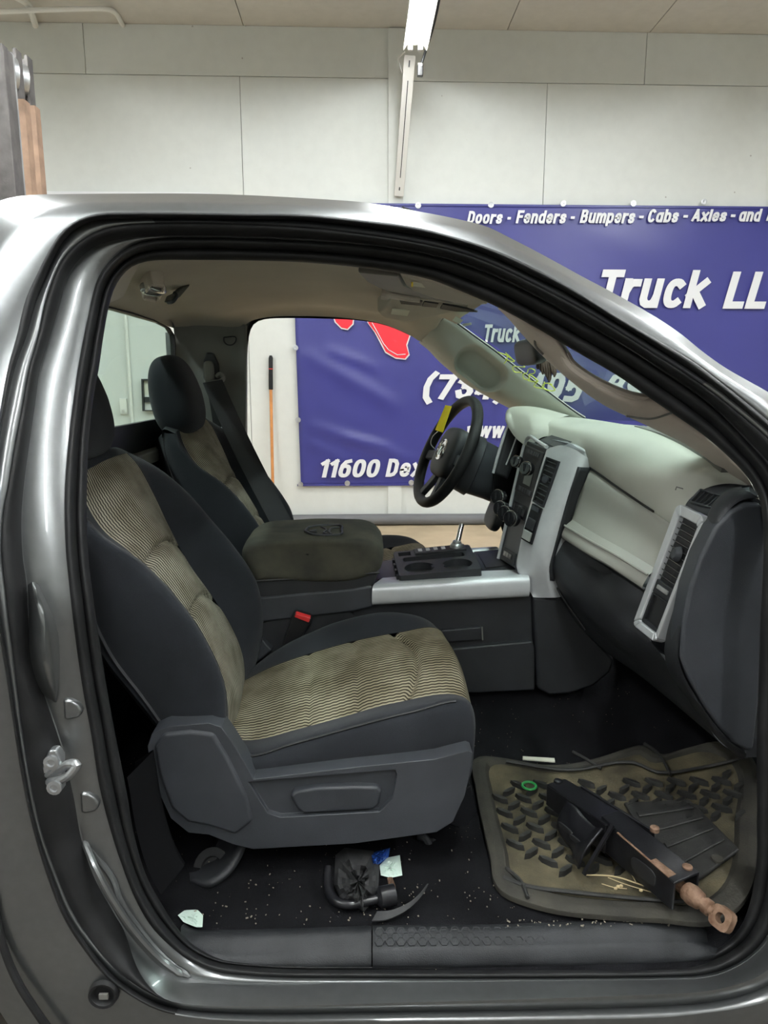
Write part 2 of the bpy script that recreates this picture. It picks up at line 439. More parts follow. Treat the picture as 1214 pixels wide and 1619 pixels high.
# ceiling boards with open joints
mb = MB(); jx = [XL, P(378, 20, Z=ZC).x, P(812, 24, Z=ZC).x, P(1050, 24, Z=ZC).x, XR]
for a, b in zip(jx, jx[1:]):
    ys = YW
    mb.box(((a+b)/2, (YB+YW)/2, ZC+0.02), (b-a-.006, YW-YB+.2, 0.04))
struct(mb.obj('ceiling', M['ceil']))
mb = MB(); mb.box(((XL+XR)/2, (YB+YW)/2, ZC+0.065), (XR-XL, YW-YB+.3, 0.04)); struct(mb.obj('ceiling_framing', M['greyt']))
for nm, c, s in (('wall_left', (XL-.05, (YB+YW)/2, ZC/2), (.1, YW-YB+.2, ZC)), ('wall_right', (XR+.05, (YB+YW)/2, ZC/2), (.1, YW-YB+.2, ZC)),
                 ('wall_front', ((XL+XR)/2, YB-.05, ZC/2), (XR-XL, .1, ZC))):
    mb = MB(); mb.box(c, s); struct(mb.obj(nm, M['front_dark'] if nm == 'wall_front' else M['wall']))
mb = MB(); mb.box(((XL+XR)/2, YB+.01, (0.9+ZC)/2), (XR-XL, .02, ZC-0.9)); struct(mb.obj('wall_front_upper_white', M['wall']))  # white upper facing added unseen, to brighten what the upper paint reflects
# post strip of the back wall
a = P(618, 48, Y=YW); b = P(641, 300, Y=YW)
mb = MB(); mb.box(((a.x+b.x)/2-.02, YW-.012, (0.0+ZC)/2), (0.11, 0.024, ZC-.02)); struct(mb.obj('trim_1', M['wall']))
# white board that shows just above the roof
a = P(62, 303, Y=YW-.02); b = P(332, 303, Y=YW-.02)
mb = MB(); mb.box(((a.x+b.x)/2, YW-.02, a.z-.40), (b.x-a.x, .04, .80))
tag(mb.obj('wall_board', M['white'], bevel=.003), 'white board fixed low on the white back wall, its top edge just above the cab roof', 'board')

# floor tube along the wall
mb = MB(); p0 = P(420, 824, Y=YW-.05); p1 = P(825, 820, Y=YW-.05)
mb.tube([V((p0.x-.6, YW-.055, .045)), V((p0.x, YW-.055, .045)), V((p0.x+.9, YW-.06, .05)), V((p1.x-.5, YW-.055, .045)), V((p1.x, YW-.05, .045)), V((p1.x+.6, YW-.055, .045))], 0.045, 12)
tag(mb.obj('floor_tube', M['hose']), 'dark grey tube lying on the floor along the foot of the back wall', 'tube')

# fluorescent fixtures
def fixture(x, y0, y1, z, label, tm='tube'):
    r = thing('fluorescent_light', label, 'ceiling light', (x, (y0+y1)/2, z), 'fluorescent lights on the ceiling')
    ly = (y1-y0); ym = (y0+y1)/2
    mb = MB(); pr = [(-.085, .0), (-.05, .04), (.05, .04), (.085, .0), (.080, -.004), (.046, .032), (-.046, .032), (-.080, -.004)]
    mb.prism([V((x+a, y0, z+b)) for a, b in pr], (0, ly, 0)); mb.obj('housing', M['lampgrey'], r)
    mb = MB(); mb.box((x, ym, z+.075), (.07, ly*.9, .05)); mb.obj('ballast_box', M['lampgrey'], r)
    for s in (-1, 1):
        mb = MB(); mb.tube([V((x+s*.034, y0+.04, z+.012)), V((x+s*.034, y1-.04, z+.008))], .0125, 10); mb.obj('tube', M[tm], r)
        for yy in (y0+.02, y1-.02):
            mb = MB(); mb.box((x+s*.034, yy, z+.015), (.03, .03, .045)); mb.obj('lamp_holder', M['lampgrey'], r)
    for yy in (y0+.25, y1-.25):
        mb = MB(); mb.tube([V((x, yy, z+.09)), V((x, yy, ZC))], .006, 6); mb.obj('hanger', M['lampgrey'], r)
    return r
pe = P(656, 80, Y=5.25)
LX, LZ = pe.x, pe.z
fixture(LX, 2.75, 5.25, LZ, 'fluorescent light hanging under the ceiling at top centre, end on to the back wall', 'tube_dim')
rest = [(LX, -.4, 2.1), (LX, -3.6, -1.1), (-2.1, -1.6, .9), (-2.1, 1.6, 4.1), (2.9, -1.6, .9), (2.9, 1.6, 4.1)]
for x, a, b in rest:
    fixture(x, a, b, LZ, 'fluorescent light hanging under the ceiling outside the view above the cab and camera')

# slotted channel leaning below the light
r = thing('slotted_channel', 'grey slotted metal channel hanging down the white wall below the light', 'channel', P(640, 315, Y=5.55))
q = Quad(P(639, 86, Y=5.35), P(657, 88, Y=5.35), P(638, 311, Y=5.60), P(623, 310, Y=5.60))
mb = MB(); q.box(mb, 0, 1, 0, 1, -.035, 0); mb.obj('channel_body', M['lampgrey'], r, bevel=.003)
mb = MB(); q.box(mb, .46, .54, .17, .86, -.001, .002); mb.obj('slot', M['black'], r)
mb = MB(); q.box(mb, .44, .56, .035, .08, -.001, .002); q.box(mb, .44, .56, .93, .955, -.001, .002); mb.obj('slot_hole', M['black'], r)
# power cable with plug
r = thing('power_cable', 'black power cable hanging beside the light with its plug at the end', 'cable', P(664, 118, Y=5.3))
mb = MB(); mb.tube(catmull(TL([P(700, -60, Y=4.6), P(694, 0, Y=5.0), P(684, 45, Y=5.2), P(673, 80, Y=5.28), P(666, 102, Y=5.3)]), 24), .009, 8); mb.obj('cord', M['black'], r)
mb = MB(); mb.box(P(664, 112, Y=5.3), (.04, .035, .075)); mb.obj('plug', M['gloss'], r, bevel=.006)
mb = MB(); mb.box(P(664, 103, Y=5.295), (.03, .03, .02)); mb.obj('plug_collar', M['cream'], r, bevel=.004)
mb = MB(); mb.tube(catmull([P(640, 82, Y=5.3), P(630, 95, Y=5.4), P(636, 116, Y=5.42)], 16), .005, 6)
tag(mb.obj('lamp_wire', M['lampgrey']), 'thin grey wire looping beside the top of the slotted channel', 'wire')
# conduit under ceiling at top left
r = thing('ceiling_conduit', 'white conduit pipe running under the ceiling at top left and bending into the wall', 'pipe', P(195, 40, Y=YW-.02))
mb = MB(); mb.tube(catmull([P(-40, 20, Y=5.3), P(60, 16, Y=5.3), P(130, 14, Y=5.32), P(165, 14, Y=5.36), P(182, 20, Y=5.5), P(194, 40, Y=YW-.0)], 40), .016, 10); mb.obj('pipe', M['pipe'], r)
mb = MB(); mb.tube(catmull([P(20, -8, Y=5.2), P(42, 5, Y=5.3), P(50, 22, Y=5.45), P(56, 40, Y=YW)], 24), .022, 10); mb.obj('branch_pipe', M['pipe'], r)

# banner
bx0 = P(467, 640, Y=YW-.03).x; bx1 = P(1420, 500, Y=YW-.03).x
bz1l = P(650, 322, Y=YW-.03).z; bz0 = P(560, 768, Y=YW-.03).z
def bann(p):
    d = 0
    for (ax, ay, bx, by, w_, h) in ((475, 555, 640, 650, 12, .016), (510, 550, 600, 585, 8, .012), (480, 668, 660, 730, 9, .014), (540, 690, 620, 705, 6, .010), (470, 690, 560, 735, 8, .008), (900, 360, 1100, 420, 25, .006)):
        A = P(ax, ay, Y=YW); B = P(bx, by, Y=YW); w2 = w_*YW/F_PX
        ab = V((B.x-A.x, 0, B.z-A.z)); ap = V((p.x-A.x, 0, p.z-A.z)); t = max(0, min(1, ap.dot(ab)/ab.dot(ab)))
        dist = (ap-ab*t).length; d += h*math.exp(-(dist/w2)**2)*math.sin(math.pi*min(1, max(0, t)))**.5 if 0 < t < 1 else 0
    return d
mb = MB(); nx, nz = 150, 70; vs = []; fs = []
for j in range(nz+1):
    for i in range(nx+1):
        u, v_ = i/nx, j/nz
        p = V((bx0+(bx1-bx0)*u+.03*(1-v_)*(1-u), YW-.03, bz0+(bz1l-bz0)*v_))
        p.y -= bann(p); vs.append(p)
for j in range(nz):
    for i in range(nx):
        a = j*(nx+1)+i; fs.append([a, a+1, a+nx+2, a+nx+1])
mb.add(vs, fs)
ban = thing('vinyl_banner', 'navy vinyl shop banner with white slanted lettering hung on the back wall', 'banner', ((bx0+bx1)/2, YW-.03, bz0))
mb.obj('banner_sheet', M['banner'], ban, solid=.002, off=1)
mb = MB()
for z in (bz0+.008, bz1l-.008): mb.box(((bx0+bx1)/2, YW-.034, z), (bx1-bx0, .004, .016))
mb.obj('hem', M['banner'], ban)
def gromm(px, py):
    mb = MB(); p = P(px, py, Y=YW-.038); mb.lathe(p, (0, -1, 0), [(.006, 0), (.022, 0), (.022, .004), (.009, .006), (.004, .004)], 14); mb.obj('grommet', M['steel'], ban)
for px, py in ((661, 325), (776, 324), (890, 322), (1001, 322), (1113, 319), (467, 550), (471, 664), (475, 766), (549, 764), (650, 763)): gromm(px, py)
YT = YW-.052
def EA(cx, cy, rx, ry, a0, a1, e=2.5):
    n = max(6, int(abs(a1-a0)/12)); out = []
    for k in range(n+1):
        t = R(a0+(a1-a0)*k/n); c, s_ = math.cos(t), math.sin(t)
        out.append((cx+rx*math.copysign(abs(c)**(2/e), c), cy+ry*math.copysign(abs(s_)**(2/e), s_)))
    return out
XH = .72
def bowl(x=.24): return EA(x, XH/2, .22, XH/2, 0, 360)
ARCH = [(.02,.46),(.06,.62),(.16,.71),(.27,.72),(.37,.66),(.42,.54),(.42,0)]
GL = {   # letter: (advance, strokes along the centre lines)
 'D': (.50, [[(0,0),(0,1)], [(0,1),(.2,1),(.36,.94),(.46,.76),(.46,.24),(.36,.06),(.2,0),(0,0)]]),
 'o': (.46, [bowl(.22)]), 'r': (.30, [[(0,0),(0,XH)], [(.02,.44),(.08,.62),(.18,.70),(.32,.70)]]),
 's': (.40, [[(.38,.56),(.34,.68),(.2,.72),(.06,.67),(.02,.54),(.08,.42),(.2,.37),(.33,.31),(.38,.19),(.34,.05),(.2,0),(.05,.04),(.01,.17)]]),
 'F': (.42, [[(0,0),(0,1)], [(0,1),(.42,1)], [(0,.52),(.36,.52)]]),
 'e': (.44, [[(.03,.37),(.42,.37)]+EA(.22, XH/2, .21, XH/2, 0, 310)]),
 'n': (.44, [[(0,0),(0,XH)], ARCH]), 'd': (.46, [bowl(.22), [(.44,0),(.44,1)]]),
 'B': (.48, [[(0,0),(0,1)], [(0,1),(.28,1),(.40,.92),(.41,.66),(.30,.54),(0,.54)], [(0,.54),(.30,.54),(.44,.42),(.44,.12),(.32,0),(0,0)]]),
 'u': (.44, [[(0,XH),(0,.18),(.05,.06),(.15,0),(.26,0),(.36,.08),(.40,.24)], [(.42,XH),(.42,0)]]),
 'm': (.72, [[(0,0),(0,XH)], [(.02,.48),(.07,.66),(.2,.72),(.32,.66),(.36,.54),(.36,0)], [(.38,.48),(.43,.66),(.56,.72),(.68,.66),(.72,.54),(.72,0)]]),
 'p': (.46, [[(0,-.26),(0,XH)], bowl(.23)]), 'C': (.48, [EA(.24, .5, .24, .5, 48, 312)]), 'c': (.42, [EA(.22, XH/2, .21, XH/2, 52, 308)]),
 'a': (.46, [bowl(.22), [(.44,0),(.44,XH)]]), 'b': (.46, [[(0,0),(0,1)], bowl(.23)]),
 'A': (.56, [[(0,0),(.28,1)], [(.28,1),(.56,0)], [(.1,.27),(.46,.27)]]), 'x': (.46, [[(0,0),(.46,XH)], [(0,XH),(.46,0)]]), 'l': (.0, [[(0,0),(0,1)]]),
 'M': (.68, [[(0,0),(0,1)], [(0,1),(.34,.3)], [(.34,.3),(.68,1)], [(.68,1),(.68,0)]]), 'T': (.48, [[(0,1),(.5,1)], [(.25,0),(.25,1)]]),
 'k': (.44, [[(0,0),(0,1)], [(0,.3),(.42,XH)], [(.14,.4),(.45,0)]]), 'L': (.36, [[(0,1),(0,0)], [(0,0),(.38,0)]]),
 'w': (.72, [[(0,XH),(.16,0)], [(.16,0),(.36,XH)], [(.36,XH),(.56,0)], [(.56,0),(.72,XH)]]), '.': (.0, [[(0,-.02),(0,.10)]]),
 '-': (.30, [[(0,.38),(.3,.38)]]), ' ': (.10, []), '(': (.2, [[(.22,1.14),(.07,.9),(0,.5),(.07,.0),(.22,-.22)]]), ')': (.2, [[(0,1.14),(.15,.9),(.22,.5),(.15,.0),(0,-.22)]]),
 '1': (.2, [[(.2,0),(.2,1)], [(.2,1),(0,.84)]]), '7': (.46, [[(0,1),(.48,1)], [(.48,1),(.18,0)]]),
 '3': (.46, [[(.02,.78),(.08,.94),(.22,1),(.38,.95),(.43,.78),(.37,.58),(.2,.53)], [(.2,.53),(.38,.47),(.46,.27),(.38,.06),(.22,0),(.06,.06),(0,.24)]]),
 '4': (.50, [[(.36,0),(.36,1)], [(.36,1),(0,.24)], [(0,.24),(.52,.24)]]),
 '5': (.46, [[(.42,1),(.06,1)], [(.06,1),(.02,.5)], [(.02,.5),(.14,.62),(.28,.63),(.42,.52),(.46,.32),(.40,.08),(.24,0),(.0,.02)]]),
 '9': (.46, [EA(.23, .67, .22, .33, 0, 360), [(.45,.67),(.42,.3),(.3,.08),(.08,0)]]), '6': (.46, [EA(.23, .33, .22, .33, 0, 360), [(.01,.33),(.05,.7),(.2,.94),(.4,1)]]),
 '0': (.46, [EA(.23, .5, .23, .5, 0, 360)]),
}
def text(body, box, mname, name='lettering', tk=.24, shear=.20, parent=ban, gap=.085, slope=0, letters=True):
    """heavy slanted letters; every word becomes one mesh fitted into its box on the banner"""
    quads = []; x = 0; sid = []; ns_ = 0
    for ch in body:
        adv, st = GL[ch]
        for path in st:
            pts = [V((x+a_, b_, 0)) for a_, b_ in path]; n = len(pts)
            closed = (pts[0]-pts[-1]).length < 1e-4
            offs = []
            for k in range(n):
                p0 = pts[k-1] if k > 0 else (pts[-2] if closed else pts[0]); p1 = pts[k+1] if k < n-1 else (pts[1] if closed else pts[-1])
                t0 = (pts[k]-p0); t1 = (p1-pts[k])
                t0 = t0.normalized() if t0.length > 1e-6 else t1.normalized(); t1 = t1.normalized() if t1.length > 1e-6 else t0
                m_ = (t0+t1).normalized(); nn = V((-m_.y, m_.x, 0)); c = max(.55, m_.dot(t0)); offs.append(nn*(tk/2/c))
            if not closed and n == 2:      # square ends
                e = (pts[1]-pts[0]).normalized()*0
            ext0 = (pts[0]-pts[1]).normalized()*tk*.5 if not closed else V(); ext1 = (pts[-1]-pts[-2]).normalized()*tk*.5 if not closed else V()
            pp = [p.copy() for p in pts]; pp[0] += ext0; pp[-1] += ext1
            ns_ += 1
            for k in range(n-1): quads.append([pp[k]-offs[k], pp[k]+offs[k], pp[k+1]+offs[k+1], pp[k+1]-offs[k+1]]); sid.append((ns_*2+k % 2) % 9)
        x += adv+tk+gap
    qs = [[V((p.x+p.y*shear, p.y, 0)) for p in q_] for q_ in quads]
    xs = [p.x for q_ in qs for p in q_]; ys = [p.y for q_ in qs for p in q_]
    x0, x1, y0, y1 = min(xs), max(xs), min(ys), max(ys)
    A = P(box[0], box[3], Y=YT); B = P(box[2], box[1], Y=YT); mb = MB()
    for q_, sd_ in zip(qs, sid):
        f = []; dd = sd_*.0002
        for p in q_:
            u = (p.x-x0)/(x1-x0); t = (p.y-y0)/(y1-y0); f.append(V((A.x+(B.x-A.x)*u, YT-dd, A.z+(B.z-A.z)*t+slope*u)))
        mb.hexa(f+[p+V((0, .005, 0)) for p in f])
    return mb.obj(name, M[mname], parent)
for wd, x0_, x1_, y0_, y1_ in (('Doors', 738, 795, 334, 353.5), ('-', 802, 808, 343, 347), ('Fenders', 815, 896, 333, 353), ('-', 902, 909, 342, 346), ('Bumpers', 916, 1005, 332, 357), ('-', 1010, 1018, 341, 345),
                   ('Cabs', 1024, 1074, 331, 351.5), ('-', 1080, 1088, 340, 344), ('Axles', 1092, 1150, 330.5, 350.5), ('-', 1155, 1163, 339, 343), ('and', 1168, 1206, 330, 350), ('M', 1211, 1236, 329, 349)):
    text(wd, (x0_, y0_, x1_, y1_), 'white')
text('Truck', (948, 427, 1126, 489), 'white', tk=.245)
text('LLC', (1142, 430, 1262, 488), 'white', tk=.245)
text('Truck', (766, 513, 824, 542), 'white')
text('(734)', (668, 586, 806, 640), 'white', tk=.245)
text('495', (828, 588, 926, 637), 'white', tk=.245)
text('39', (956, 590, 1022, 633), 'white', tk=.245)
text('www.', (738, 673, 802, 693), 'white')
text('11600', (507, 725, 601, 755), 'white', tk=.245)
text('Dex', (609, 725, 672, 755), 'white', tk=.245)
def printshape(pts, name, m, d=0):
    mb = MB(); mb.prism([P(x, y, Y=YT+.003-d) for x, y in pts], (0, .004, 0)); return mb.obj(name, M[m], ban)
s1 = [(524, 490), (560, 490), (557, 512), (549, 520), (540, 518), (531, 509)]
s2 = [(575, 490), (650, 495), (648, 528), (642, 545), (646, 560), (640, 567), (625, 565), (610, 556), (602, 540), (594, 526), (583, 512)]
def grow(s, g):
    cx = sum(p[0] for p in s)/len(s); cy = sum(p[1] for p in s)/len(s)
    return [(cx+(x-cx)*(1+g/abs(math.hypot(x-cx, y-cy))), cy+(y-cy)*(1+g/abs(math.hypot(x-cx, y-cy)))) for x, y in s]
for s in (s1, s2):
    printshape(grow(s, 2.2), 'white_outline', 'white'); printshape(s, 'red_map_shape', 'red', .004)
mb = MB(); mb.tube([P(x, y, Y=YT-.004) for x, y in ((588, 510), (598, 528), (606, 543), (614, 553), (628, 561), (641, 560))], .0035, 6); mb.obj('white_outline', M['white'], ban)

# broom pole leaning on wall
r = thing('broom_pole', 'orange pole with black grip leaning upright on the wall left of the banner', 'pole', P(431, 850, Y=YW-.06))
mb = MB(); mb.tube([V((P(431, 760, Y=YW-.1).x, YW-.12, .02)), P(428, 612, Y=YW-.03)], .012, 10); mb.obj('shaft', M['orange'], r)
mb = MB(); mb.tube([P(428.2, 616, Y=YW-.03), P(428, 590, Y=YW-.028), P(428, 566, Y=YW-.027), P(428, 562, Y=YW-.027)], [.0165, .0165, .0165, .010], 12); mb.obj('grip', M['rubber'], r)
mb = MB(); mb.tube([P(428, 584, Y=YW-.028), P(428, 582.5, Y=YW-.028)], .0175, 12); mb.obj('grip_ring', M['redbtn'], r)
# wall items seen through the rear window
r = thing('wall_switch_box', 'small pale switch box on the wall seen through the rear window', 'switch box', P(195, 655, Y=YW-.03))
q = Quad(P(188, 630, Y=YW-.03), P(199, 630, Y=YW-.03), P(201, 655, Y=YW-.03), P(190, 655, Y=YW-.03))
mb = MB(); q.box(mb, 0, 1, 0, 1, -.03, .0); mb.obj('box_body', M['pipe'], r, bevel=.004)
mb = MB(); q.box(mb, .3, .7, .7, .9, 0, .008); mb.obj('switch', M['lampgrey'], r)
r = thing('wall_panel_box', 'small open breaker panel on the wall seen through the rear window', 'electrical panel', P(232, 650, Y=YW-.03))
q = Quad(P(223, 599, Y=YW-.05), P(262, 599, Y=YW-.05), P(262, 650, Y=YW-.05), P(225, 650, Y=YW-.05))
mb = MB(); q.ring(mb, [(0,0),(1,0),(1,1),(0,1)], [(.06,.05),(.94,.05),(.94,.97),(.06,.97)], -.05, 0); mb.obj('box_frame', M['black'], r)
mb = MB(); q.box(mb, .05, .95, .04, .5, -.045, -.035); mb.obj('label_sheet', M['cream'], r)
mb = MB(); q.box(mb, .05, .95, .5, .98, -.045, -.035); mb.obj('cover_plate', M['pipe'], r)
mb = MB(); q.box(mb, .1, .6, .56, .72, -.035, -.01); q.box(mb, .55, .85, .15, .35, -.035, -.01); mb.obj('breaker', M['black'], r)
mb = MB(); mb.tube([V((P(203, 560, Y=YW).x, YW-.014, .05)), V((P(203, 560, Y=YW).x, YW-.014, P(203, 440, Y=YW).z))], .014, 8)
tag(mb.obj('wall_conduit', M['pipe']), 'white vertical conduit on the back wall seen through the rear window', 'pipe')
mb = MB(); mb.tube(catmull([P(258, 600, Y=YW-.05), P(258, 585, Y=YW-.06), P(264, 562, Y=YW-.06), P(270, 558, Y=YW-.06), P(274, 575, Y=YW-.06), P(270, 600, Y=YW-.05)], 24), .006, 6)
tag(mb.obj('hanging_wire', M['straw']), 'thin tan wire looping out of the wall breaker panel', 'wire')

# forklift mast at left
MY = 3.1
r = thing('forklift_mast', 'worn steel forklift mast with rollers standing behind the cab at left', 'forklift mast', (P(20, 300, Y=MY).x, MY, 0))
def upright(px, py, y, sx, sy, m, nm='upright'):
    p = P(px, py, Y=y); mb = MB(); mb.box((p.x-sx/2, y+sy/2, p.z/2), (sx, sy, p.z)); return mb.obj(nm, M[m], r, bevel=.004)
upright(10, 76, MY-.25, .09, .05, 'mast'); upright(4, 68, MY-.30, .10, .04, 'mast')
p = P(19, 84, Y=MY-.2); mb = MB(); mb.box((p.x-.012, MY-.2, p.z/2), (.024, .03, p.z)); mb.obj('channel_flange', M['mastgrey'], r)
for px, py, y in ((35, 80, MY), (52, 91, MY+.25)):
    p = P(px, py, Y=y); zt = p.z; x = p.x
    pb = P(px, 160+(py-80)*.9, Y=y)
    mb = MB(); mb.box((x-.02, y, zt-(zt-pb.z)/2), (.012, .05, zt-pb.z)); mb.box((x-.045, y+.02, zt-(zt-pb.z)/2), (.06, .012, zt-pb.z)); mb.obj('mast_bracket', M['mast'], r)
    mb = MB(); mb.box((x-.012, y, pb.z/2), (.028, .05, pb.z)); mb.obj('mast_channel', M['mastrust'], r)
    mb = MB(); mb.box((x-.042, y-.005, pb.z/2), (.016, .05, pb.z)); mb.obj('channel_flange', M['mastgrey'], r)
    rp = P(px-23, 116+(py-80)*.8, Y=y-.03); mb = MB(); mb.lathe(rp, (.75, .6, 0), [(.02, -.03), (.058, -.03), (.062, -.02), (.062, .02), (.058, .03), (.02, .03)], 28); mb.obj('roller', M['steel'], r)

# ================================================================ CAB SHELL
A_ = [(138,760),(137,800),(138,850),(143,909),(153,984),(161,1040),(170,1095),(182,1160),(200,1250),(212,1319),(232,1386),(255,1428),(278,1464),(303,1492),(340,1512),(400,1522),(600,1526),(914,1523),(1060,1520),(1115,1508),(1150,1488),(1172,1462),(1186,1425),(1195,1370),(1197,1300),(1196,1184),(1199,1073),(1202,980),(1206,900),(1206,830),(1199,786),(1181,754),(1149,720),(1112,688),(1062,653),(1025,628),(976,594),(914,558),(845,517),(783,484),(722,458),(680,442),(576,424),(478,415),(400,412),(300,411),(262,411),(235,413),(210,421),(193,436),(180,458),(172,485),(163,535),(156,584),(152,605),(146,642),(140,699)]
B_ = [(103,765),(102,802),(104,870),(109,922),(116,984),(124,1045),(133,1102),(144,1160),(158,1247),(176,1317),(192,1366),(211,1415),(237,1462),(267,1494),(300,1519),(335,1534),(380,1541),(600,1546),(914,1546),(1062,1544),(1112,1541),(1149,1531),(1186,1509),(1214,1476),(1228,1440),(1238,1380),(1243,1300),(1247,1150),(1249,1000),(1250,900),(1245,830),(1232,772),(1214,737),(1193,712),(1173,690),(1136,653),(1099,623),(1037,581),(976,542),(914,506),(845,468),(783,438),(722,415),(660,400),(576,388),(478,381),(379,377),(300,376),(259,377),(222,383),(198,394),(173,414),(156,438),(146,468),(141,493),(133,530),(123,584),(115,642),(109,691)]
C_ = [(39,765),(35,815),(37,880),(43,922),(46,984),(52,1045),(70,1095),(86,1140),(102,1190),(119,1261),(130,1324),(148,1380),(176,1433),(211,1486),(260,1533),(300,1546),(340,1551),(400,1554),(600,1553),(914,1550),(1062,1548),(1112,1546),(1149,1536),(1190,1512),(1222,1476),(1238,1440),(1250,1380),(1256,1300),(1260,1150),(1262,1000),(1263,900),(1257,830),(1242,768),(1214,731),(1174,688),(1136,650),(1099,620),(1037,578),(976,539),(907,500),(845,465),(783,435),(722,412),(660,397),(576,385),(478,377.5),(379,374),(300,373),(222,375),(198,378),(161,386),(138,399),(119,419),(106,441),(98,473),(81,530),(65,580),(56,642),(47,704)]
D_ = [(15,765),(6,815),(4,880),(10,934),(15,984),(20,1020),(27,1082),(37,1160),(52,1250),(68,1319),(95,1394),(115,1440),(140,1479),(183,1531),(225,1563),(260,1580),(300,1588),(400,1591),(607,1586),(914,1577),(1060,1571),(1112,1568),(1161,1558),(1200,1543),(1230,1518),(1252,1480),(1266,1430),(1278,1300),(1284,1150),(1288,1000),(1290,900),(1284,825),(1262,758),(1214,695),(1174,660),(1136,629),(1099,602),(1037,562),(976,523),(907,482),(845,450),(783,420),(722,398),(660,384),(576,371),(478,360),(379,355),(300,353),(222,354.5),(185,358),(148,369),(119,389),(99,411),(86,438),(74,473),(62,530),(48,580),(37,642),(25,704)]
E_ = [(-10,765),(-14,815),(-12,880),(-6,934),(2,984),(9,1030),(18,1085),(29,1160),(44,1250),(60,1319),(87,1397),(107,1445),(132,1485),(175,1538),(218,1570),(255,1588),(300,1597),(400,1602),(607,1600),(914,1595),(1060,1590),(1112,1586),(1165,1576),(1210,1560),(1248,1532),(1272,1490),(1286,1430),(1298,1300),(1304,1150),(1308,1000),(1310,900),(1304,820),(1275,748),(1214,680),(1174,646),(1136,616),(1099,590),(1037,549),(976,511),(907,469),(845,438),(783,408),(722,386),(660,372),(576,359),(478,349),(379,347),(300,346),(198,346),(158,348),(128,357),(104,377),(86,406),(72,438),(58,473),(42,530),(24,580),(10,642),(-2,704)]
F_ = [(-18,765),(-24,815),(-22,880),(-14,934),(-5,984),(3,1030),(12,1085),(23,1160),(38,1250),(54,1319),(80,1401),(100,1450),(125,1491),(168,1545),(212,1578),(250,1597),(300,1608),(400,1615),(607,1615),(914,1612),(1060,1608),(1112,1602),(1170,1594),(1222,1580),(1262,1550),(1290,1500),(1304,1430),(1316,1300),(1322,1150),(1326,1000),(1328,900),(1322,815),(1290,738),(1214,665),(1174,632),(1136,602),(1099,574),(1037,537),(976,501),(907,458),(845,424),(783,396),(722,376),(660,360),(576,349),(478,339.5),(379,338),(300,336.5),(198,336),(153,338),(124,347),(99,365),(79,394),(59,433),(41,473),(27,530),(13,580),(0,650),(-10,704)]
G_ = [(-190,765),(-192,880),(-190,1000),(-170,1160),(-120,1319),(-80,1430),(-60,1500),(0,1600),(60,1680),(150,1730),(300,1740),(600,1742),(914,1740),(1112,1735),(1250,1700),(1350,1640),(1420,1500),(1440,1300),(1445,1100),(1440,900),(1420,800),(1350,725),(1290,678),(1214,620),(1186,604),(1149,583),(1112,557),(1075,527),(1033,499),(960,458),(922,438),(882,416),(845,396),(808,377),(771,359),(722,346),(660,334),(609,325),(576,320),(478,313),(379,308),(300,306),(200,306),(99,307),(37,309),(10,314),(-15,325),(-50,360),(-90,440),(-130,540),(-165,650)]
NA = 360; OC = (650, 930)
def polar(c):
    pts = catmull([V((x, y, 0)) for x, y in c], 2400, closed=True)
    b = []
    for p in pts: b.append((math.atan2(p.y-OC[1], p.x-OC[0]), math.hypot(p.x-OC[0], p.y-OC[1])))
    b.sort(); n = len(b); out = []; k = 0
    for i in range(NA):
        t = -math.pi+2*math.pi*i/NA
        while k < n and b[k][0] < t: k += 1
        a0, r0 = b[(k-1) % n]; a1, r1 = b[k % n]
        if k == 0: a0 -= 2*math.pi
        if k == n: a1 += 2*math.pi
        f = (t-a0)/(a1-a0) if a1 > a0 else 0
        r_ = r0+(r1-r0)*f
        out.append((OC[0]+r_*math.cos(t), OC[1]+r_*math.sin(t)))
    return out
pA, pB, pC, pD, pE, pF, pG = [polar(c) for c in (A_, B_, C_, D_, E_, F_, G_)]
def yskin(py): return 1.05+0.20*sstep(1000, 360, py)
WT = [sstep(700, 480, p[1]) for p in pB]
WB = [sstep(1380, 1520, p[1]) for p in pB]
OFF = {'A': (.100, .085, .100), 'B': (.062, .050, .062), 'C': (.050, .044, .050), 'D': (.012, .016, .000), 'E': (.006, .020, .010), 'F': (0, 0, -.012)}
def ring3(pc, key):
    l, t, b = OFF[key]; out = []
    for i, p in enumerate(pc):
        wt, wb = WT[i], WB[i]
        o = l*(1-wt)*(1-wb)+t*wt+b*wb
        out.append(T(p[0], p[1], yskin(pB[i][1])+o))
    return out
rA, rB, rC, rD, rE, rF = [ring3(p, k) for p, k in zip((pA, pB, pC, pD, pE, pF), 'ABCDEF')]
rG = []; rGm = []
for i, p in enumerate(pG):
    o = .10*WT[i]*sstep(900, 700, p[1])
    rG.append(T(p[0], p[1], yskin(pB[i][1])+o+.03*(1-WT[i])))
    f = pF[i]; m = ((p[0]*.55+f[0]*.45), (p[1]*.55+f[1]*.45))
    rGm.append(T(m[0], m[1], yskin(pB[i][1])+.022*WT[i]+.0))
YC = 2.02*K                    # centre line of the cab
cab = thing('pickup_cab', 'dark grey metallic pickup truck cab with its near door off, filling the view', 'truck cab', (0.1, YC, 0))
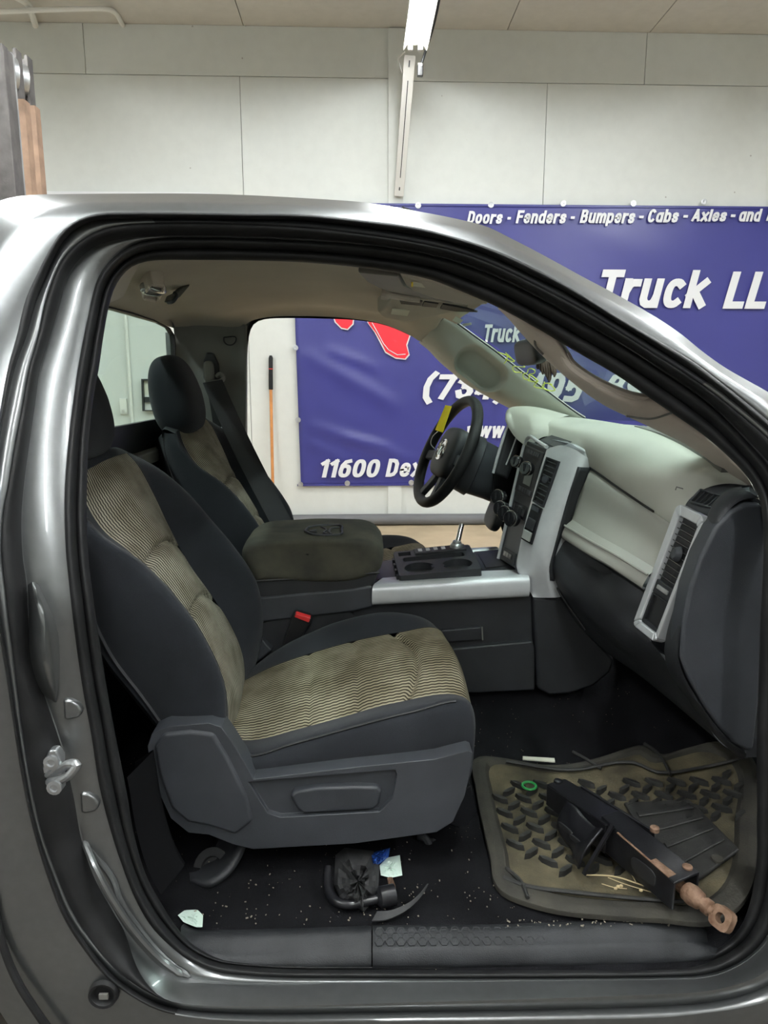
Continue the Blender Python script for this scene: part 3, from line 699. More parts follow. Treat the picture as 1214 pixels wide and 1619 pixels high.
def strip(rings, bulges=None, seg=6, idx=None):
    """rings: list of closed rings of NA points; optional bulge toward camera between rings"""
    mb = MB(); idx = idx or list(range(NA)); closed = len(idx) == NA
    rows = []
    for i in idx:
        row = []
        for a in range(len(rings)-1):
            for s_ in range(seg):
                t = s_/seg; p = rings[a][i].lerp(rings[a+1][i], t)
                if bulges: p = p+(CAM-p).normalized()*bulges[a]*math.sin(math.pi*t)**.7
                row.append(p)
        row.append(rings[-1][i]); rows.append(row)
    n = len(rows[0]); vs = [p for r_ in rows for p in r_]; fs = []
    for j in range(len(rows) if closed else len(rows)-1):
        j2 = (j+1) % len(rows)
        for k in range(n-1): fs.append([j*n+k, j*n+k+1, j2*n+k+1, j2*n+k])
    mb.add(vs, fs); return mb
# painted skin: outer panel plus the stepped jamb
strip([rG, rGm, rF], [0.0, .004], 8).obj('outer_skin', M['paint'], cab, ang=60)
strip([rF, rE, rD, rC, rB], [.006, .005, .002, .004], 6).obj('door_jamb', M['paint'], cab, ang=50)
# door seal bulb: two lips
mid = [a.lerp(b, .45)+V((0, .006, 0)) for a, b in zip(rB, rA)]
bk = []
for p, q_, i in zip(pA, rA, range(NA)):
    v_ = V((p[0]-OC[0], p[1]-OC[1], 0)).normalized()*14
    bk.append(T(p[0]+v_.x, p[1]+v_.y, q_.y/K+.10))
strip([rB, mid, rA, bk], [.016, .012, 0], 8).obj('door_seal', M['rubber'], cab, ang=80)
# two weatherstrips at top; inner one also blackens the shaded left recess
ang_idx = [i for i in range(NA) if WT[i] > .02]
def between(a, b, s0, s1, dy):
    f = lambda p: p-(CAM-p).normalized()*dy
    return [f(p.lerp(q_, s0)) for p, q_ in zip(a, b)], [f(p.lerp(q_, s1)) for p, q_ in zip(a, b)]
topi = [i for i in range(NA) if pB[i][1] < 900 and -math.pi*1.0 <= 0]
def runs(cond):
    ii = [i for i in range(NA) if cond(i)]
    # rotate so that run is contiguous
    for k in range(len(ii)):
        if (ii[k]-ii[k-1]) % NA != 1: return ii[k:]+ii[:k]
    return ii
run = runs(lambda i: pB[i][1] < 1530 and not (pB[i][0] > 900 and pB[i][1] > 900))
a, b = between(rF, rE, -.02, 1.02, -.004)
strip([a, b], [.012], 8, run).obj('outer_weatherstrip', M['rubber'], cab, ang=80)
a, b = between(rD, rC, -.02, .96, -.003)
tap = [sstep(1530, 1430, p[1]) if p[0] < 600 else 1 for p in pB]
b = [p.lerp(q_, max(.01, t)) for p, q_, t in zip(a, b, tap)]
strip([a, b], [.010], 8, run).obj('inner_weatherstrip_and_shade', M['rubber'], cab, ang=80)  # rubber above; lower left run paints the jamb recess's shade black
a, b = between(rE, rD, 0, 1, -.002)
gt = runs(lambda i: pB[i][1] < 620 and pB[i][0] > 260)
strip([a, b], [.006], 6, gt).obj('door_frame_strip', M['plastic'], cab, ang=80)

# roof and far outside
top = runs(lambda i: pG[i][1] < 345 and pG[i][0] > -80)
mb = MB(); rails = []
near = [rG[i] for i in top]
far = [V((p.x, 2*YC-p.y, p.z)) for p in near]
rows = [near, [V((p.x, p.y+.10, p.z+.012)) for p in near], [V((p.x, YC-.3, p.z+.040)) for p in near], [V((p.x, YC+.3, p.z+.040)) for p in near],
        [V((p.x, p.y-.10, p.z+.012)) for p in far], far]
mb.surf(rows, nv=60, nu=40); mb.obj('roof_panel', M['paint'], cab, ang=60)
crn = runs(lambda i: pG[i][1] < 432 and pG[i][0] < -20)
na_ = [rG[i] for i in crn]; fa_ = [V((p.x, 2*YC-p.y, p.z)) for p in na_]
mb = MB(); mb.surf([na_, [a.lerp(b, .25)+V((-.03, 0, .02)) for a, b in zip(na_, fa_)], [a.lerp(b, .75)+V((-.03, 0, .02)) for a, b in zip(na_, fa_)], fa_], nv=20, nu=30); mb.obj('roof_rear_corner', M['paint'], cab, ang=80)
mirror = lambda rr: [V((p.x, 2*YC-p.y, p.z)) for p in rr]
strip([mirror(rG), mirror(rGm), mirror(rF)], None, 3).obj('far_outer_skin', M['paint'], cab, ang=60)
# ---- far door opening
FA = [(391,830),(391,700),(391,600),(392,545),(396,522),(404,510),(418,505),(450,503),(500,503.5),(560,506),(596,511),(620,518),(649,531),(668,541),(696,570),(717,587),(741,608),(772,625),(800,640),(835,662),(855,700),(858,800),(840,950),(800,1000),(600,1010),(450,1000),(400,960)]
fa = catmull(TL([(x, y, 2.74 if y < 560 else 2.74+.10*sstep(560, 800, y)) for x, y in FA]), 160, closed=True)
fcen = sum(fa, V())/len(fa)
def fexp(g, dy): return [p+V(((p.x-fcen.x)*g, dy, (p.z-fcen.z)*g)) for p in fa]
mb = MB(); mb.surf([[p for p in r_]+[r_[0]] for r_ in (fa, fexp(.015, .02), fexp(.03, .05))], nv=200, nu=9); mb.obj('far_door_seal', M['rubber'], cab)
# closes the shell between far opening and far skin
fD = mirror(rD)
def resamp(c, cen, n=160):
    b = sorted([(math.atan2(p.z-cen.z, p.x-cen.x), p) for p in c], key=lambda q_: q_[0]); out = []
    for i in range(n):
        t = -math.pi+2*math.pi*i/n
        k = next((k for k, (a, _) in enumerate(b) if a >= t), 0)
        out.append(b[k][1])
    return out
oa = resamp(fexp(.03, .05), fcen); od = resamp(mirror(rF), fcen)
mb = MB(); n = len(oa); mb.add(oa+od, [[i, (i+1) % n, n+(i+1) % n, n+i] for i in range(n)]); mb.obj('far_door_jamb', M['paint'], cab, ang=60)

# ---- rear wall with window
XRW = T(275, 600, 2.66).x
gz1 = T(272, 530, 2.64).z; gz0 = P(275, 656, X=XRW).z
def Xw(px, py): return P(px, py, X=XRW)
Yg = P(275, 590, X=XRW).y
gl = [P(274, 545, X=XRW), P(272, 531, X=XRW), P(265, 520, X=XRW), P(240, 507.5, X=XRW), P(205, 496, X=XRW), P(165, 486, X=XRW)]
yn = 2*YC-Yg
gz_top = P(165, 486, X=XRW).z
glo = gl+[V((XRW, YC-.35, gz_top)), V((XRW, yn+.06, gz_top-.02)), V((XRW, yn, gz_top-.08)), V((XRW, yn, P(180, 692, X=XRW).z)), P(180, 692, X=XRW), P(230, 675, X=XRW), P(275, 656, X=XRW)]
mb = MB(); mb.add(glo, [list(range(len(glo)))]); mb.obj('rear_window_glass', M['rglass'], cab)
cen = V((XRW, YC, (gz0+gz_top)/2))
def ringx(pts, sc, dx): return [V((p.x+dx, cen.y+(p.y-cen.y)*sc[0], cen.z+(p.z-cen.z)*sc[1])) for p in pts]
mb = MB(); r0 = ringx(glo, (1, 1), .006); r1 = ringx(glo, (1.015, 1.03), .006); r2 = ringx(glo, (1.015, 1.03), -.012); n = len(r0)
mb.add(r0+r1+r2, [[i, (i+1) % n, n+(i+1) % n, n+i] for i in range(n)]+[[n+i, n+(i+1) % n, 2*n+(i+1) % n, 2*n+i] for i in range(n)]); mb.obj('rear_window_seal', M['rubber'], cab)
for nm, c, sz in (('rear_outer_panel', (XRW-.05, YC, (gz0+.10)/2-.02), (.02, 1.62*K, gz0-.12)), ('rear_outer_pillar', (XRW-.05, (1.30*K+yn)/2-.02, (gz0+gz_top)/2-.02), (.02, yn-1.30*K-.04, gz_top-gz0+.06)),
                  ('rear_outer_pillar', (XRW-.05, (Yg+.20+2.78*K)/2, (gz0+gz_top)/2-.03), (.02, max(.02, 2.78*K-Yg-.20), gz_top-gz0+.04))):
    mb = MB(); mb.box(c, sz); mb.obj(nm, M['paint'], cab)
# black sill band and lower back panel
zb = P(225, 692, X=XRW).z
ya, yb = rA[0].y-.0, 2.70*K
mb = MB(); q = [V((XRW+.004, ya, gz0-.05)), V((XRW+.004, Yg+.03, gz0-.01)), V((XRW+.004, Yg+.03, gz0-.10)), V((XRW+.004, ya, gz0-.12))]
mb.hexa([V((XRW+.012, p.y, z)) for p, z in zip(q, (gz0+.0, gz0-.002, gz0-.085, gz0-.085))]+[V((XRW-.004, p.y, z)) for p, z in zip(q, (gz0+.0, gz0-.002, gz0-.085, gz0-.085))])
mb.obj('rear_window_sill', M['black'], cab)
mb = MB(); mb.box((XRW+.02, (ya+yb)/2, gz0-.10), (.05, yb-ya, .035)); mb.obj('rear_ledge', M['greyt'], cab, bevel=.006)
mb = MB(); mb.box((XRW-.0, (ya+yb)/2, (gz0-.11+.12)/2), (.03, yb-ya, gz0-.11-.12)); mb.obj('rear_trim_panel', M['plastic'], cab)
# upper rear frame around window (headliner cloth side pieces)
mb = MB(); zt = gz_top+.10
mb.box((XRW-.006, YC, gz_top+.04), (.012, 1.32*K, .08)); mb.obj('rear_header', M['liner'], cab)
mb = MB(); mb.box((XRW-.006, (yn+1.30*K)/2, (gz0+gz_top)/2-.02), (.012, yn-1.30*K, gz_top-gz0+.08)); mb.obj('rear_quarter_trim', M['greyt'], cab)
# far pillar trim
mb = MB()
ys_ = [505, 540, 600, 660, 720, 780, 840, 900, 960]
mb.surf([[Xw(276.5, y if y > 520 else 516)+V((.0, .004, 0)) for y in ys_], [(296, y if y > 520 else 515, 2.73) for y in ys_], [(330, y if y > 520 else 514, 2.74) for y in ys_],
         [(380, y if y > 520 else 513, 2.74) for y in ys_], [(388.5, y if y > 520 else 513, 2.725) for y in ys_], [(391, y if y > 520 else 515, 2.75) for y in ys_]], nv=30, nu=40)
mb.obj('far_pillar_trim', M['greyt'], cab, ang=60)
q = Quad((354, 532, 2.735), (373, 532, 2.735), (373, 545, 2.735), (354, 545, 2.735))
mb = MB(); mb.tube(catmull([q.pt(*c, .002) for c in ((0, .1), (1, .1), (.98, .6), (.7, 1), (.3, 1), (.02, .6), (0, .1))], 30), .0022, 6); mb.obj('airbag_badge', M['plastic'], cab)
# belt guide slot, ring and strap
belt = thing('driver_seat_belt', 'black seat belt hanging from the far pillar across the far seat edge', 'seat belt', T(345, 830, 2.70))
mb = MB(); mb.prism([(321, 600, 2.725), (321, 570, 2.725), (326, 557, 2.725), (337, 558, 2.725), (345, 575, 2.725), (346, 598, 2.725), (340, 606, 2.725)], (0, .02, 0)); mb.obj('guide_plate', M['plastic2'], belt, bevel=.006)
mb = MB(); mb.rbox(T(330.5, 588, 2.70), (.036, .03, .075), 3.5); mb.obj('adjuster_button', M['greyt'], belt)
mb = MB(); mb.tube(catmull(TL([(325, 603, 2.70), (338, 604, 2.69), (350, 602, 2.69), (353, 597, 2.70), (348, 591, 2.70), (342, 596, 2.70)]), 24), .008, 8); mb.obj('belt_ring', M['greyt'], belt)
mb = MB(); mb.ribbon(catmull(TL([(336, 603, 2.66), (352, 640, 2.62), (375, 690, 2.53), (402, 745, 2.46), (428, 795, 2.41), (455, 845, 2.36)]), 30), [V((.030, .016, .006))]*30, .003); mb.obj('shoulder_strap', M['belt'], belt)
mb = MB(); mb.ribbon(catmull(TL([(336, 604, 2.71), (345, 650, 2.715), (352, 720, 2.715), (356, 830, 2.71)]), 20), [V((.024, .004, 0))]*20, .003); mb.obj('lap_strap', M['belt'], belt)
mb = MB(); mb.box(T(349, 681, 2.66), (.018, .004, .022), Matrix.Rotation(R(-25), 3, 'Y')); mb.obj('strap_label', M['white'], belt)

# ---- headliner
nr = [(170,480),(174,470),(190,438),(215,415),(262,406),(350,406),(478,410),(576,419),(680,437),(722,453),(760,470),(800,492)]
zc = T(400, 405, 1.36).z
def hz(y, x):            # inner height
    return zc+.05
hx0, hx1 = XRW, T(750, 490, 2.05).x
zf = T(740, 491, 2.05).z
def mrail(y, dz):
    return [V((hx0, y, gz_top+.006)), V((hx0+.05, y, gz_top+.035)), V((hx0+.16, y, zc+.02+dz)), V((-.35, y, zc+.045+dz)), V((-.1, y, zc+.05+dz)), V((.1, y, zc+.025+dz)), V((hx1-.07, y, zf+.03)), V((hx1, y, zf+.004))]
fr = [(277, 517, 2.69), (300, 516, 2.735), (340, 516, 2.745), (385, 515, 2.74), (396, 508, 2.735), (415, 503, 2.74), (480, 500, 2.74), (560, 504.5, 2.74), (600, 511, 2.735), (645, 528, 2.72), (668, 541, 2.72), (700, 503, 2.60)]
mb = MB()
n1 = catmull(TL([(x, y, 1.37+.02) for x, y in nr]), 12)
rails = [n1, [p+V((.0, .09, .022)) for p in n1], mrail(YC-.22, 0), mrail(YC, .0), mrail(YC+.26, -.005), mrail(YC+.46, -.02)]
f1 = TL(fr); rails.append([V((p.x, p.y-.05, p.z+.018)) for p in catmull(f1, 12)]); rails.append(f1)
mb.surf(rails, nv=70, nu=60); mb.obj('headliner', M['liner'], cab, ang=80)
# dome lamp
lamp_c = T(242, 459, 1.80)
q = Quad((222, 470, 1.86), (236, 443, 1.70), (263, 447, 1.76), (250, 474, 1.92))
mb = MB(); q.ring(mb, [(.0,.15),(.15,0),(.85,0),(1,.15),(1,.85),(.85,1),(.15,1),(0,.85)], [(.14,.2),(.22,.14),(.78,.14),(.86,.2),(.86,.8),(.78,.86),(.22,.86),(.14,.8)], -.03, .008)
mb.obj('dome_lamp_bezel', M['tan'], cab, bevel=.003)
mb = MB(); mb.rbox(q.pt(.5, .5, -.004), ((q.c[1]-q.c[0]).length*.42, .03, (q.c[3]-q.c[0]).length*.62), 3, (lambda n_: n_.to_track_quat('-Y', 'Z').to_matrix())(q.n)); mb.obj('dome_lamp_lens', M['lens'], cab)
mb = MB(); mb.prism([(258, 479, 2.0), (268, 474, 2.0), (288, 454, 2.0), (300, 452, 2.0), (285, 470, 2.0), (270, 481, 2.0)], (0, .03, .02)); mb.obj('coat_hook_recess', M['greyt'], cab, bevel=.004)
mb = MB(); mb.tube(catmull(TL([(266, 478, 1.99), (274, 476, 1.97), (279, 468, 1.97), (276, 463, 1.98)]), 14), .005, 8); mb.obj('coat_hook', M['plastic2'], cab)

# ---- sun visors and overhead console
zv = T(640, 445, 1.50).z-.004
vis = thing('near_sun_visor', 'beige sun visor folded up at the near front corner of the headliner', 'sun visor', T(680, 450, 1.5))
def zp(px, py, z): return P(px, py, Z=z)
mb = MB(); mb.prism([(633, 437, 1.50), (660, 441, 1.46), (700, 451, 1.44), (745, 470, 1.46), (772, 482, 1.52), (740, 483, 1.62), (690, 473, 1.66), (652, 460, 1.64), (641, 452, 1.58)], (0, 0, .02)); mb.obj('visor_panel', M['liner'], vis, bevel=.006)
q = Quad((652, 445, 1.50), (688, 450, 1.50), (686, 456, 1.54), (651, 451, 1.54)); mb = MB(); q.box(mb, 0, 1, 0, 1, 0, .0015); mb.obj('warning_label', M['cream'], vis)
q = Quad((650, 445, 1.495), (653, 445, 1.495), (653, 451, 1.535), (650, 451, 1.535)); mb = MB(); q.box(mb, 0, 1, 0, 1, 0.001, .003); mb.obj('label_mark', M['yellow'], vis)
mb = MB(); mb.prism([(566, 431, 1.60), (630, 437, 1.60), (640, 452, 1.70), (662, 462, 1.78), (690, 468, 1.82), (730, 478, 1.84), (700, 479, 1.95), (640, 470, 1.95), (604, 458, 1.86), (580, 446, 1.72)], (0, .0, .012)); mb.obj('visor_recess', M['greyt'], cab, bevel=.004)
oc = thing('overhead_console', 'beige overhead console with slots and a white label behind the windshield header', 'overhead console', T(660, 490, 2.1))
mb = MB(); mb.prism([(597, 494, 2.18), (606, 487, 2.12), (624, 470, 1.95), (640, 470, 1.93), (700, 478, 1.90), (742, 487, 1.92), (700, 498, 2.10), (655, 508, 2.26), (640, 509, 2.28), (606, 503, 2.24)], (0, .01, .045)); mb.obj('console_body', M['liner'], oc, bevel=.008)
mb = MB(); mb.prism([(631, 471, 1.935), (668, 474, 1.925), (666, 481, 1.96), (634, 478, 1.96)], (0, 0, -.004)); mb.obj('vent_slot', M['plastic'], oc)
mb = MB(); mb.prism([(671, 475, 1.925), (693, 478, 1.92), (690, 484, 1.955), (667, 482, 1.96)], (0, 0, -.004)); mb.obj('button_slot', M['black'], oc)
mb = MB(); mb.prism([(700, 479, 1.91), (738, 486, 1.915), (755, 491, 1.92), (720, 490, 1.95), (696, 486, 1.95)], (0, 0, -.004)); mb.obj('front_slot', M['black'], oc)
mb = MB(); mb.prism([(620, 487, 2.08), (648, 489, 2.08), (644, 498, 2.16), (618, 495, 2.16)], (0, 0, -.003)); mb.obj('white_label', M['cream'], oc)
mb = MB(); mb.tube(catmull(TL([(603, 464, 1.90), (616, 466, 1.90), (640, 470, 1.91), (664, 473, 1.91)]), 14), [.014]*3+[.009]*11, 10); mb.obj('visor_rod', M['tan'], oc)

# ---- windshield
gi = runs(lambda i: pG[i][0] > 655 and pG[i][1] < 760)
ng = [rG[i]+V((.004, .03, .0)) for i in gi]
if ng[0].z < ng[-1].z: ng = ng[::-1]
fg = [V((p.x, 2*YC-p.y, p.z)) for p in ng]
def wrow(t, fx, fz): return [a.lerp(b, t)+V((fx, 0, fz)) for a, b in zip(ng, fg)]
mb = MB(); mb.surf([ng, wrow(.2, .055, .02), wrow(.5, .085, .03), wrow(.8, .055, .02), fg], nv=40, nu=30); mb.obj('windshield', M['glass'], cab, ang=80)
tb = [wrow(t, fx, fz)[0] for t, fx, fz in ((0, 0, 0), (.2, .055, .02), (.5, .085, .03), (.8, .055, .02), (1, 0, 0))]
mb = MB(); mb.ribbon(catmull(tb, 40), V((.030, 0, -.010)), .010); mb.obj('windshield_top_seal', M['black'], cab)
bb = [wrow(t, fx, fz)[-1] for t, fx, fz in ((0, 0, 0), (.2, .055, .02), (.5, .085, .03), (.8, .055, .02), (1, 0, 0))]

# ---- near pillar trim with grab handle opening
up = [(786,486),(815,502),(845,519),(878,538),(893,560),(905,580),(925,598),(960,618),(990,630),(1012,634),(1029,632),(1062,654),(1112,689),(1149,721),(1181,755),(1200,790)]
lo = [(787,488),(800,500),(818,520),(838,542),(858,562),(880,583),(902,602),(930,624),(960,643),(985,655),(1010,666),(1045,683),(1085,703),(1120,726),(1158,757),(1196,789)]
nb = len(up)
U = catmull(TL([(x, y, 1.36) for x, y in up]), 90); L_ = catmull(TL([(x, y, 1.43) for x, y in lo]), 90)
mb = MB(); mb.surf([[p+V((0.012, .03, .012)) for p in U], U, [u.lerp(l, .45)+V((0, -.018, 0)) for u, l in zip(U, L_)], L_, [p+V((.02, .05, .0)) for p in L_]], nv=90, nu=30)
tr = mb.obj('near_pillar_trim', M['tan'], cab, ang=70)
mb = MB(); mb.tube(catmull(TL([(893, 561, 1.375), (900, 574, 1.372), (925, 594, 1.37), (960, 613, 1.37), (990, 625, 1.37), (1012, 630, 1.37), (1028, 631, 1.375)]), 40), .010, 10); mb.obj('grab_handle_edge', M['tan'], cab)
mb = MB(); mb.tube(catmull(TL([(846, 533, 1.395), (846, 545, 1.40), (858, 560, 1.415)]), 20), .0022, 6); mb.obj('trim_seam', M['greyt'], cab); mb = MB(); mb.tube(catmull(TL([(990, 658, 1.415), (1030, 662, 1.375), (1062, 653, 1.355)]), 20), .0022, 6); mb.obj('trim_seam', M['greyt'], cab)
# ---- far pillar trim (A) with handle recess
fu = [(704, 501), (728, 518), (751, 535), (780, 556), (812, 581), (858, 616), (909, 654), (925, 664)]
fl = [(664, 540), (680, 553), (697, 571), (717, 588), (741, 608), (772, 626), (800, 641), (850, 668)]
def dish(p, u, v):
    return p
FU = catmull(TL([(x, y, 2.58) for x, y in fu]), 120); FL = catmull(TL([(x, y, 2.735) for x, y in fl]), 120)
h0 = T(742, 571, 2.66); h1 = T(775, 597, 2.66)
def dish(p, u, v):
    ab = h1-h0; w_ = p-h0; w_.y = 0; ab.y = 0
    t = max(0, min(1, w_.dot(ab)/ab.dot(ab))); d = (w_-ab*t).length
    return p+V((0, .055, 0))*sstep(.052, .036, d)
mb = MB(); mb.surf([[p+V((.01, .03, .01)) for p in FU], FU, [a.lerp(b, .35)+V((0, -.02, 0)) for a, b in zip(FU, FL)], [a.lerp(b, .75)+V((0, -.035, 0)) for a, b in zip(FU, FL)], FL, [p+V((0, .06, .0)) for p in FL]], nv=120, nu=70, disp=dish)
mb.obj('far_windshield_pillar_trim', M['pillar'], cab, ang=80)
mb = MB(); mb.tube([p+V((.003, -.004, .003)) for p in FU], .003, 6); mb.obj('windshield_side_seal', M['black'], cab)

# ---- carpet and toe board
zfl = T(700, 1466, 1.19).z
mb = MB()
def zpx(px, py, z=None): return P(px, py, Z=zfl if z is None else z)
x0, x1 = T(200, 1400, 1.25).x-.25, T(1190, 1200, 1.6).x+.10
rows = []
for x in (x0, x0+.3, 0, .3, .55, .75, x1, x1+.15):
    rise = .0+.06*sstep(.55, 1.1, x)+.30*sstep(.9, 1.25, x)
    rows.append([V((x, 1.12*K, zfl-.04)), V((x, 1.20*K, zfl-.003)), V((x, 1.35*K, zfl+rise*.5)), V((x, 1.6*K, zfl+rise)), V((x, 1.78*K, zfl+rise+.03)), V((x, 1.95*K, zfl+rise+.16)), V((x, 2.3*K, zfl+.2+rise)), V((x, 2.75*K, zfl+.2+rise))])
mb.surf(rows, nv=60, nu=60); mb.obj('carpet', M['carpet'], cab, ang=80)
mb = MB(); mb.box((x1+.14, YC, .55), (.04, 1.5*K, .8)); mb.obj('firewall', M['carpet'], cab)
mb = MB(); mb.box(((x0+x1)/2, YC, zfl-.09), (x1-x0+.3, 1.72*K, .05)); mb.obj('floor_pan', M['black'], cab)
# near rear lower side trim (inside of quarter)
mb = MB(); li = runs(lambda i: pA[i][0] < 320 and 1235 < pA[i][1] < 1425)
ra_ = [rA[i]+V((0, .012, 0)) for i in li]
mb.surf([ra_, [p+V((.030, .05, .02)) for p in ra_], [p+V((-.02, .10, -.03)) for p in ra_]], nv=40, nu=14); mb.obj('lower_side_trim', M['sidecloth'], cab)
# sill plates
def sill(name, inner, crest, outer, m):
    mb = MB(); mb.surf([[p+V((0, .05, -.03)) for p in TL(inner)], inner, [(a[0], a[1]+(c[1]-a[1])*.8, a[2]+(c[2]-a[2])*.8) for a, c in zip(inner, crest)], crest, outer, [p+V((0, .01, -.02)) for p in TL(outer)]], nv=50, nu=30); return mb.obj(name, M[m], cab, ang=50)
sill('rear_sill_plate', [(286,1466,1.19),(300,1474,1.185),(340,1477,1.18),(460,1475,1.18),(587,1471,1.18)], [(284,1484,1.15),(305,1500,1.15),(345,1510,1.145),(460,1512,1.145),(587,1508,1.145)], [(283,1492,1.14),(308,1512,1.14),(350,1524,1.135),(460,1528,1.135),(587,1527,1.135)], 'sill')
sill('front_sill_plate', [(589,1470,1.18),(750,1468,1.18),(900,1464,1.18),(1050,1459,1.18),(1105,1463,1.18),(1128,1480,1.18)], [(589,1498,1.145),(750,1497,1.145),(900,1496,1.145),(1060,1493,1.145),(1115,1494,1.145),(1138,1500,1.15)], [(589,1526,1.13),(750,1526,1.13),(900,1524,1.13),(1060,1520,1.13),(1115,1513,1.13),(1140,1508,1.135)], 'sill')
mb = MB()
for r_ in range(3):
    for c in range(30):
        px = 600+c*17+(8 if r_ % 2 else 0); py = 1474+r_*7.5-c*.12
        if px > 1095: continue
        f = (py-1470)/(1497-1470)
        p = T(px, py, 1.18-.035*f-.0012); ax = V((0, -.35, .94)); mb.lathe(p, ax, [(.0088, 0), (.0088, .0022), (.0066, .0022), (.0066, .0008), (.0001, .0006)], 6)
o = mb.obj('hexagon_treads', M['sill'], cab); o['kind'] = 'stuff'
# ---- door striker, plugs
st = thing('door_striker', 'shiny zinc door striker bolted to the rear door jamb at lower left', 'door striker', T(85, 1265, 1.11))
mb = MB(); mb.prism([(76,1187,1.064),(88,1186,1.064),(97,1198,1.069),(97,1225,1.072),(99,1248,1.074),(85,1264,1.074),(75,1258,1.069),(69,1240,1.064),(65,1215,1.064)], (0, .018, 0)); mb.obj('striker_plate', M['steel'], st, bevel=.004)
mb = MB(); mb.tube(catmull(TL([(78,1236,1.062),(92,1234,1.049),(106,1228,1.039),(118,1216,1.034),(122,1209,1.034),(112,1207,1.039),(98,1214,1.054),(88,1218,1.062)]), 40), .0065, 10); mb.obj('striker_loop', M['steel'], st)
for x, y in ((82, 1204), (87, 1244)):
    mb = MB(); mb.lathe(T(x, y, 1.026), (0, -1, 0), [(.011, 0), (.011, .004), (.006, .005), (.005, .002), (.001, .002)], 14); mb.obj('bolt_head', M['steel'], st)
mb = MB(); mb.tube(catmull(TL([(74,1226,1.062),(84,1217,1.056),(96,1207,1.054)]), 10), .004, 8); mb.obj('striker_rib', M['steel'], st)
for x, y in ((112, 1122), (139, 1270)):
    mb = MB(); mb.prism([(x-14,y-16,1.095),(x+0,y-15,1.097),(x+12,y-8,1.099),(x+18,y+3,1.099),(x+12,y+14,1.099),(x-2,y+17,1.097),(x-12,y+17,1.095)], (0, .03, 0)); mb.obj('jamb_plug', M['paint'], cab, bevel=.005)
mb = MB(); mb.lathe(T(163, 1573, 1.034), (0, -1, 0), [(.024, -.004), (.022, .004), (.018, .003), (.014, -.003), (.001, -.003)], 24); mb.obj('drain_plug', M['rubber'], cab)
mb = MB(); mb.box(T(164, 1575, 1.033), (.014, .004, .009)); mb.obj('drain_slot', M['greyt'], cab)
mb = MB(); mb.tube(catmull(TL([(-12,1400,1.046),(-4,1455,1.046),(8,1505,1.044),(30,1556,1.042),(58,1600,1.040),(90,1645,1.04)]), 30), .006, 8); mb.obj('rear_corner_seam', M['rubber'], cab)
# wedge shaped emboss at lower jamb and pocket at belt level
mb = MB(); mb.tube(catmull(TL([(132,1328,1.103),(150,1370,1.078),(180,1425,1.068),(215,1475,1.068),(258,1520,1.068),(290,1543,1.058)]), 40), [.002]+[.0055]*38+[.002], 8)
mb.tube(catmull(TL([(132,1328,1.103),(155,1358,1.103),(178,1390,1.098),(190,1425,1.088),(220,1470,1.088),(265,1520,1.078),(300,1545,1.058)]), 40), [.002]+[.0055]*38+[.002], 8); mb.obj('jamb_emboss', M['paint'], cab)
mb = MB(); mb.surf([[(44,925,1.095),(46,985,1.095),(46,1045,1.095),(60,1090,1.095),(84,1110,1.105)],[(52,920,1.065),(70,985,1.050),(74,1040,1.050),(84,1085,1.065),(88,1110,1.095)],[(62,925,1.115),(88,985,1.105),(95,1040,1.105),(93,1085,1.105),(90,1112,1.110)]], nv=30, nu=16); mb.obj('jamb_pocket', M['paint'], cab, ang=80)

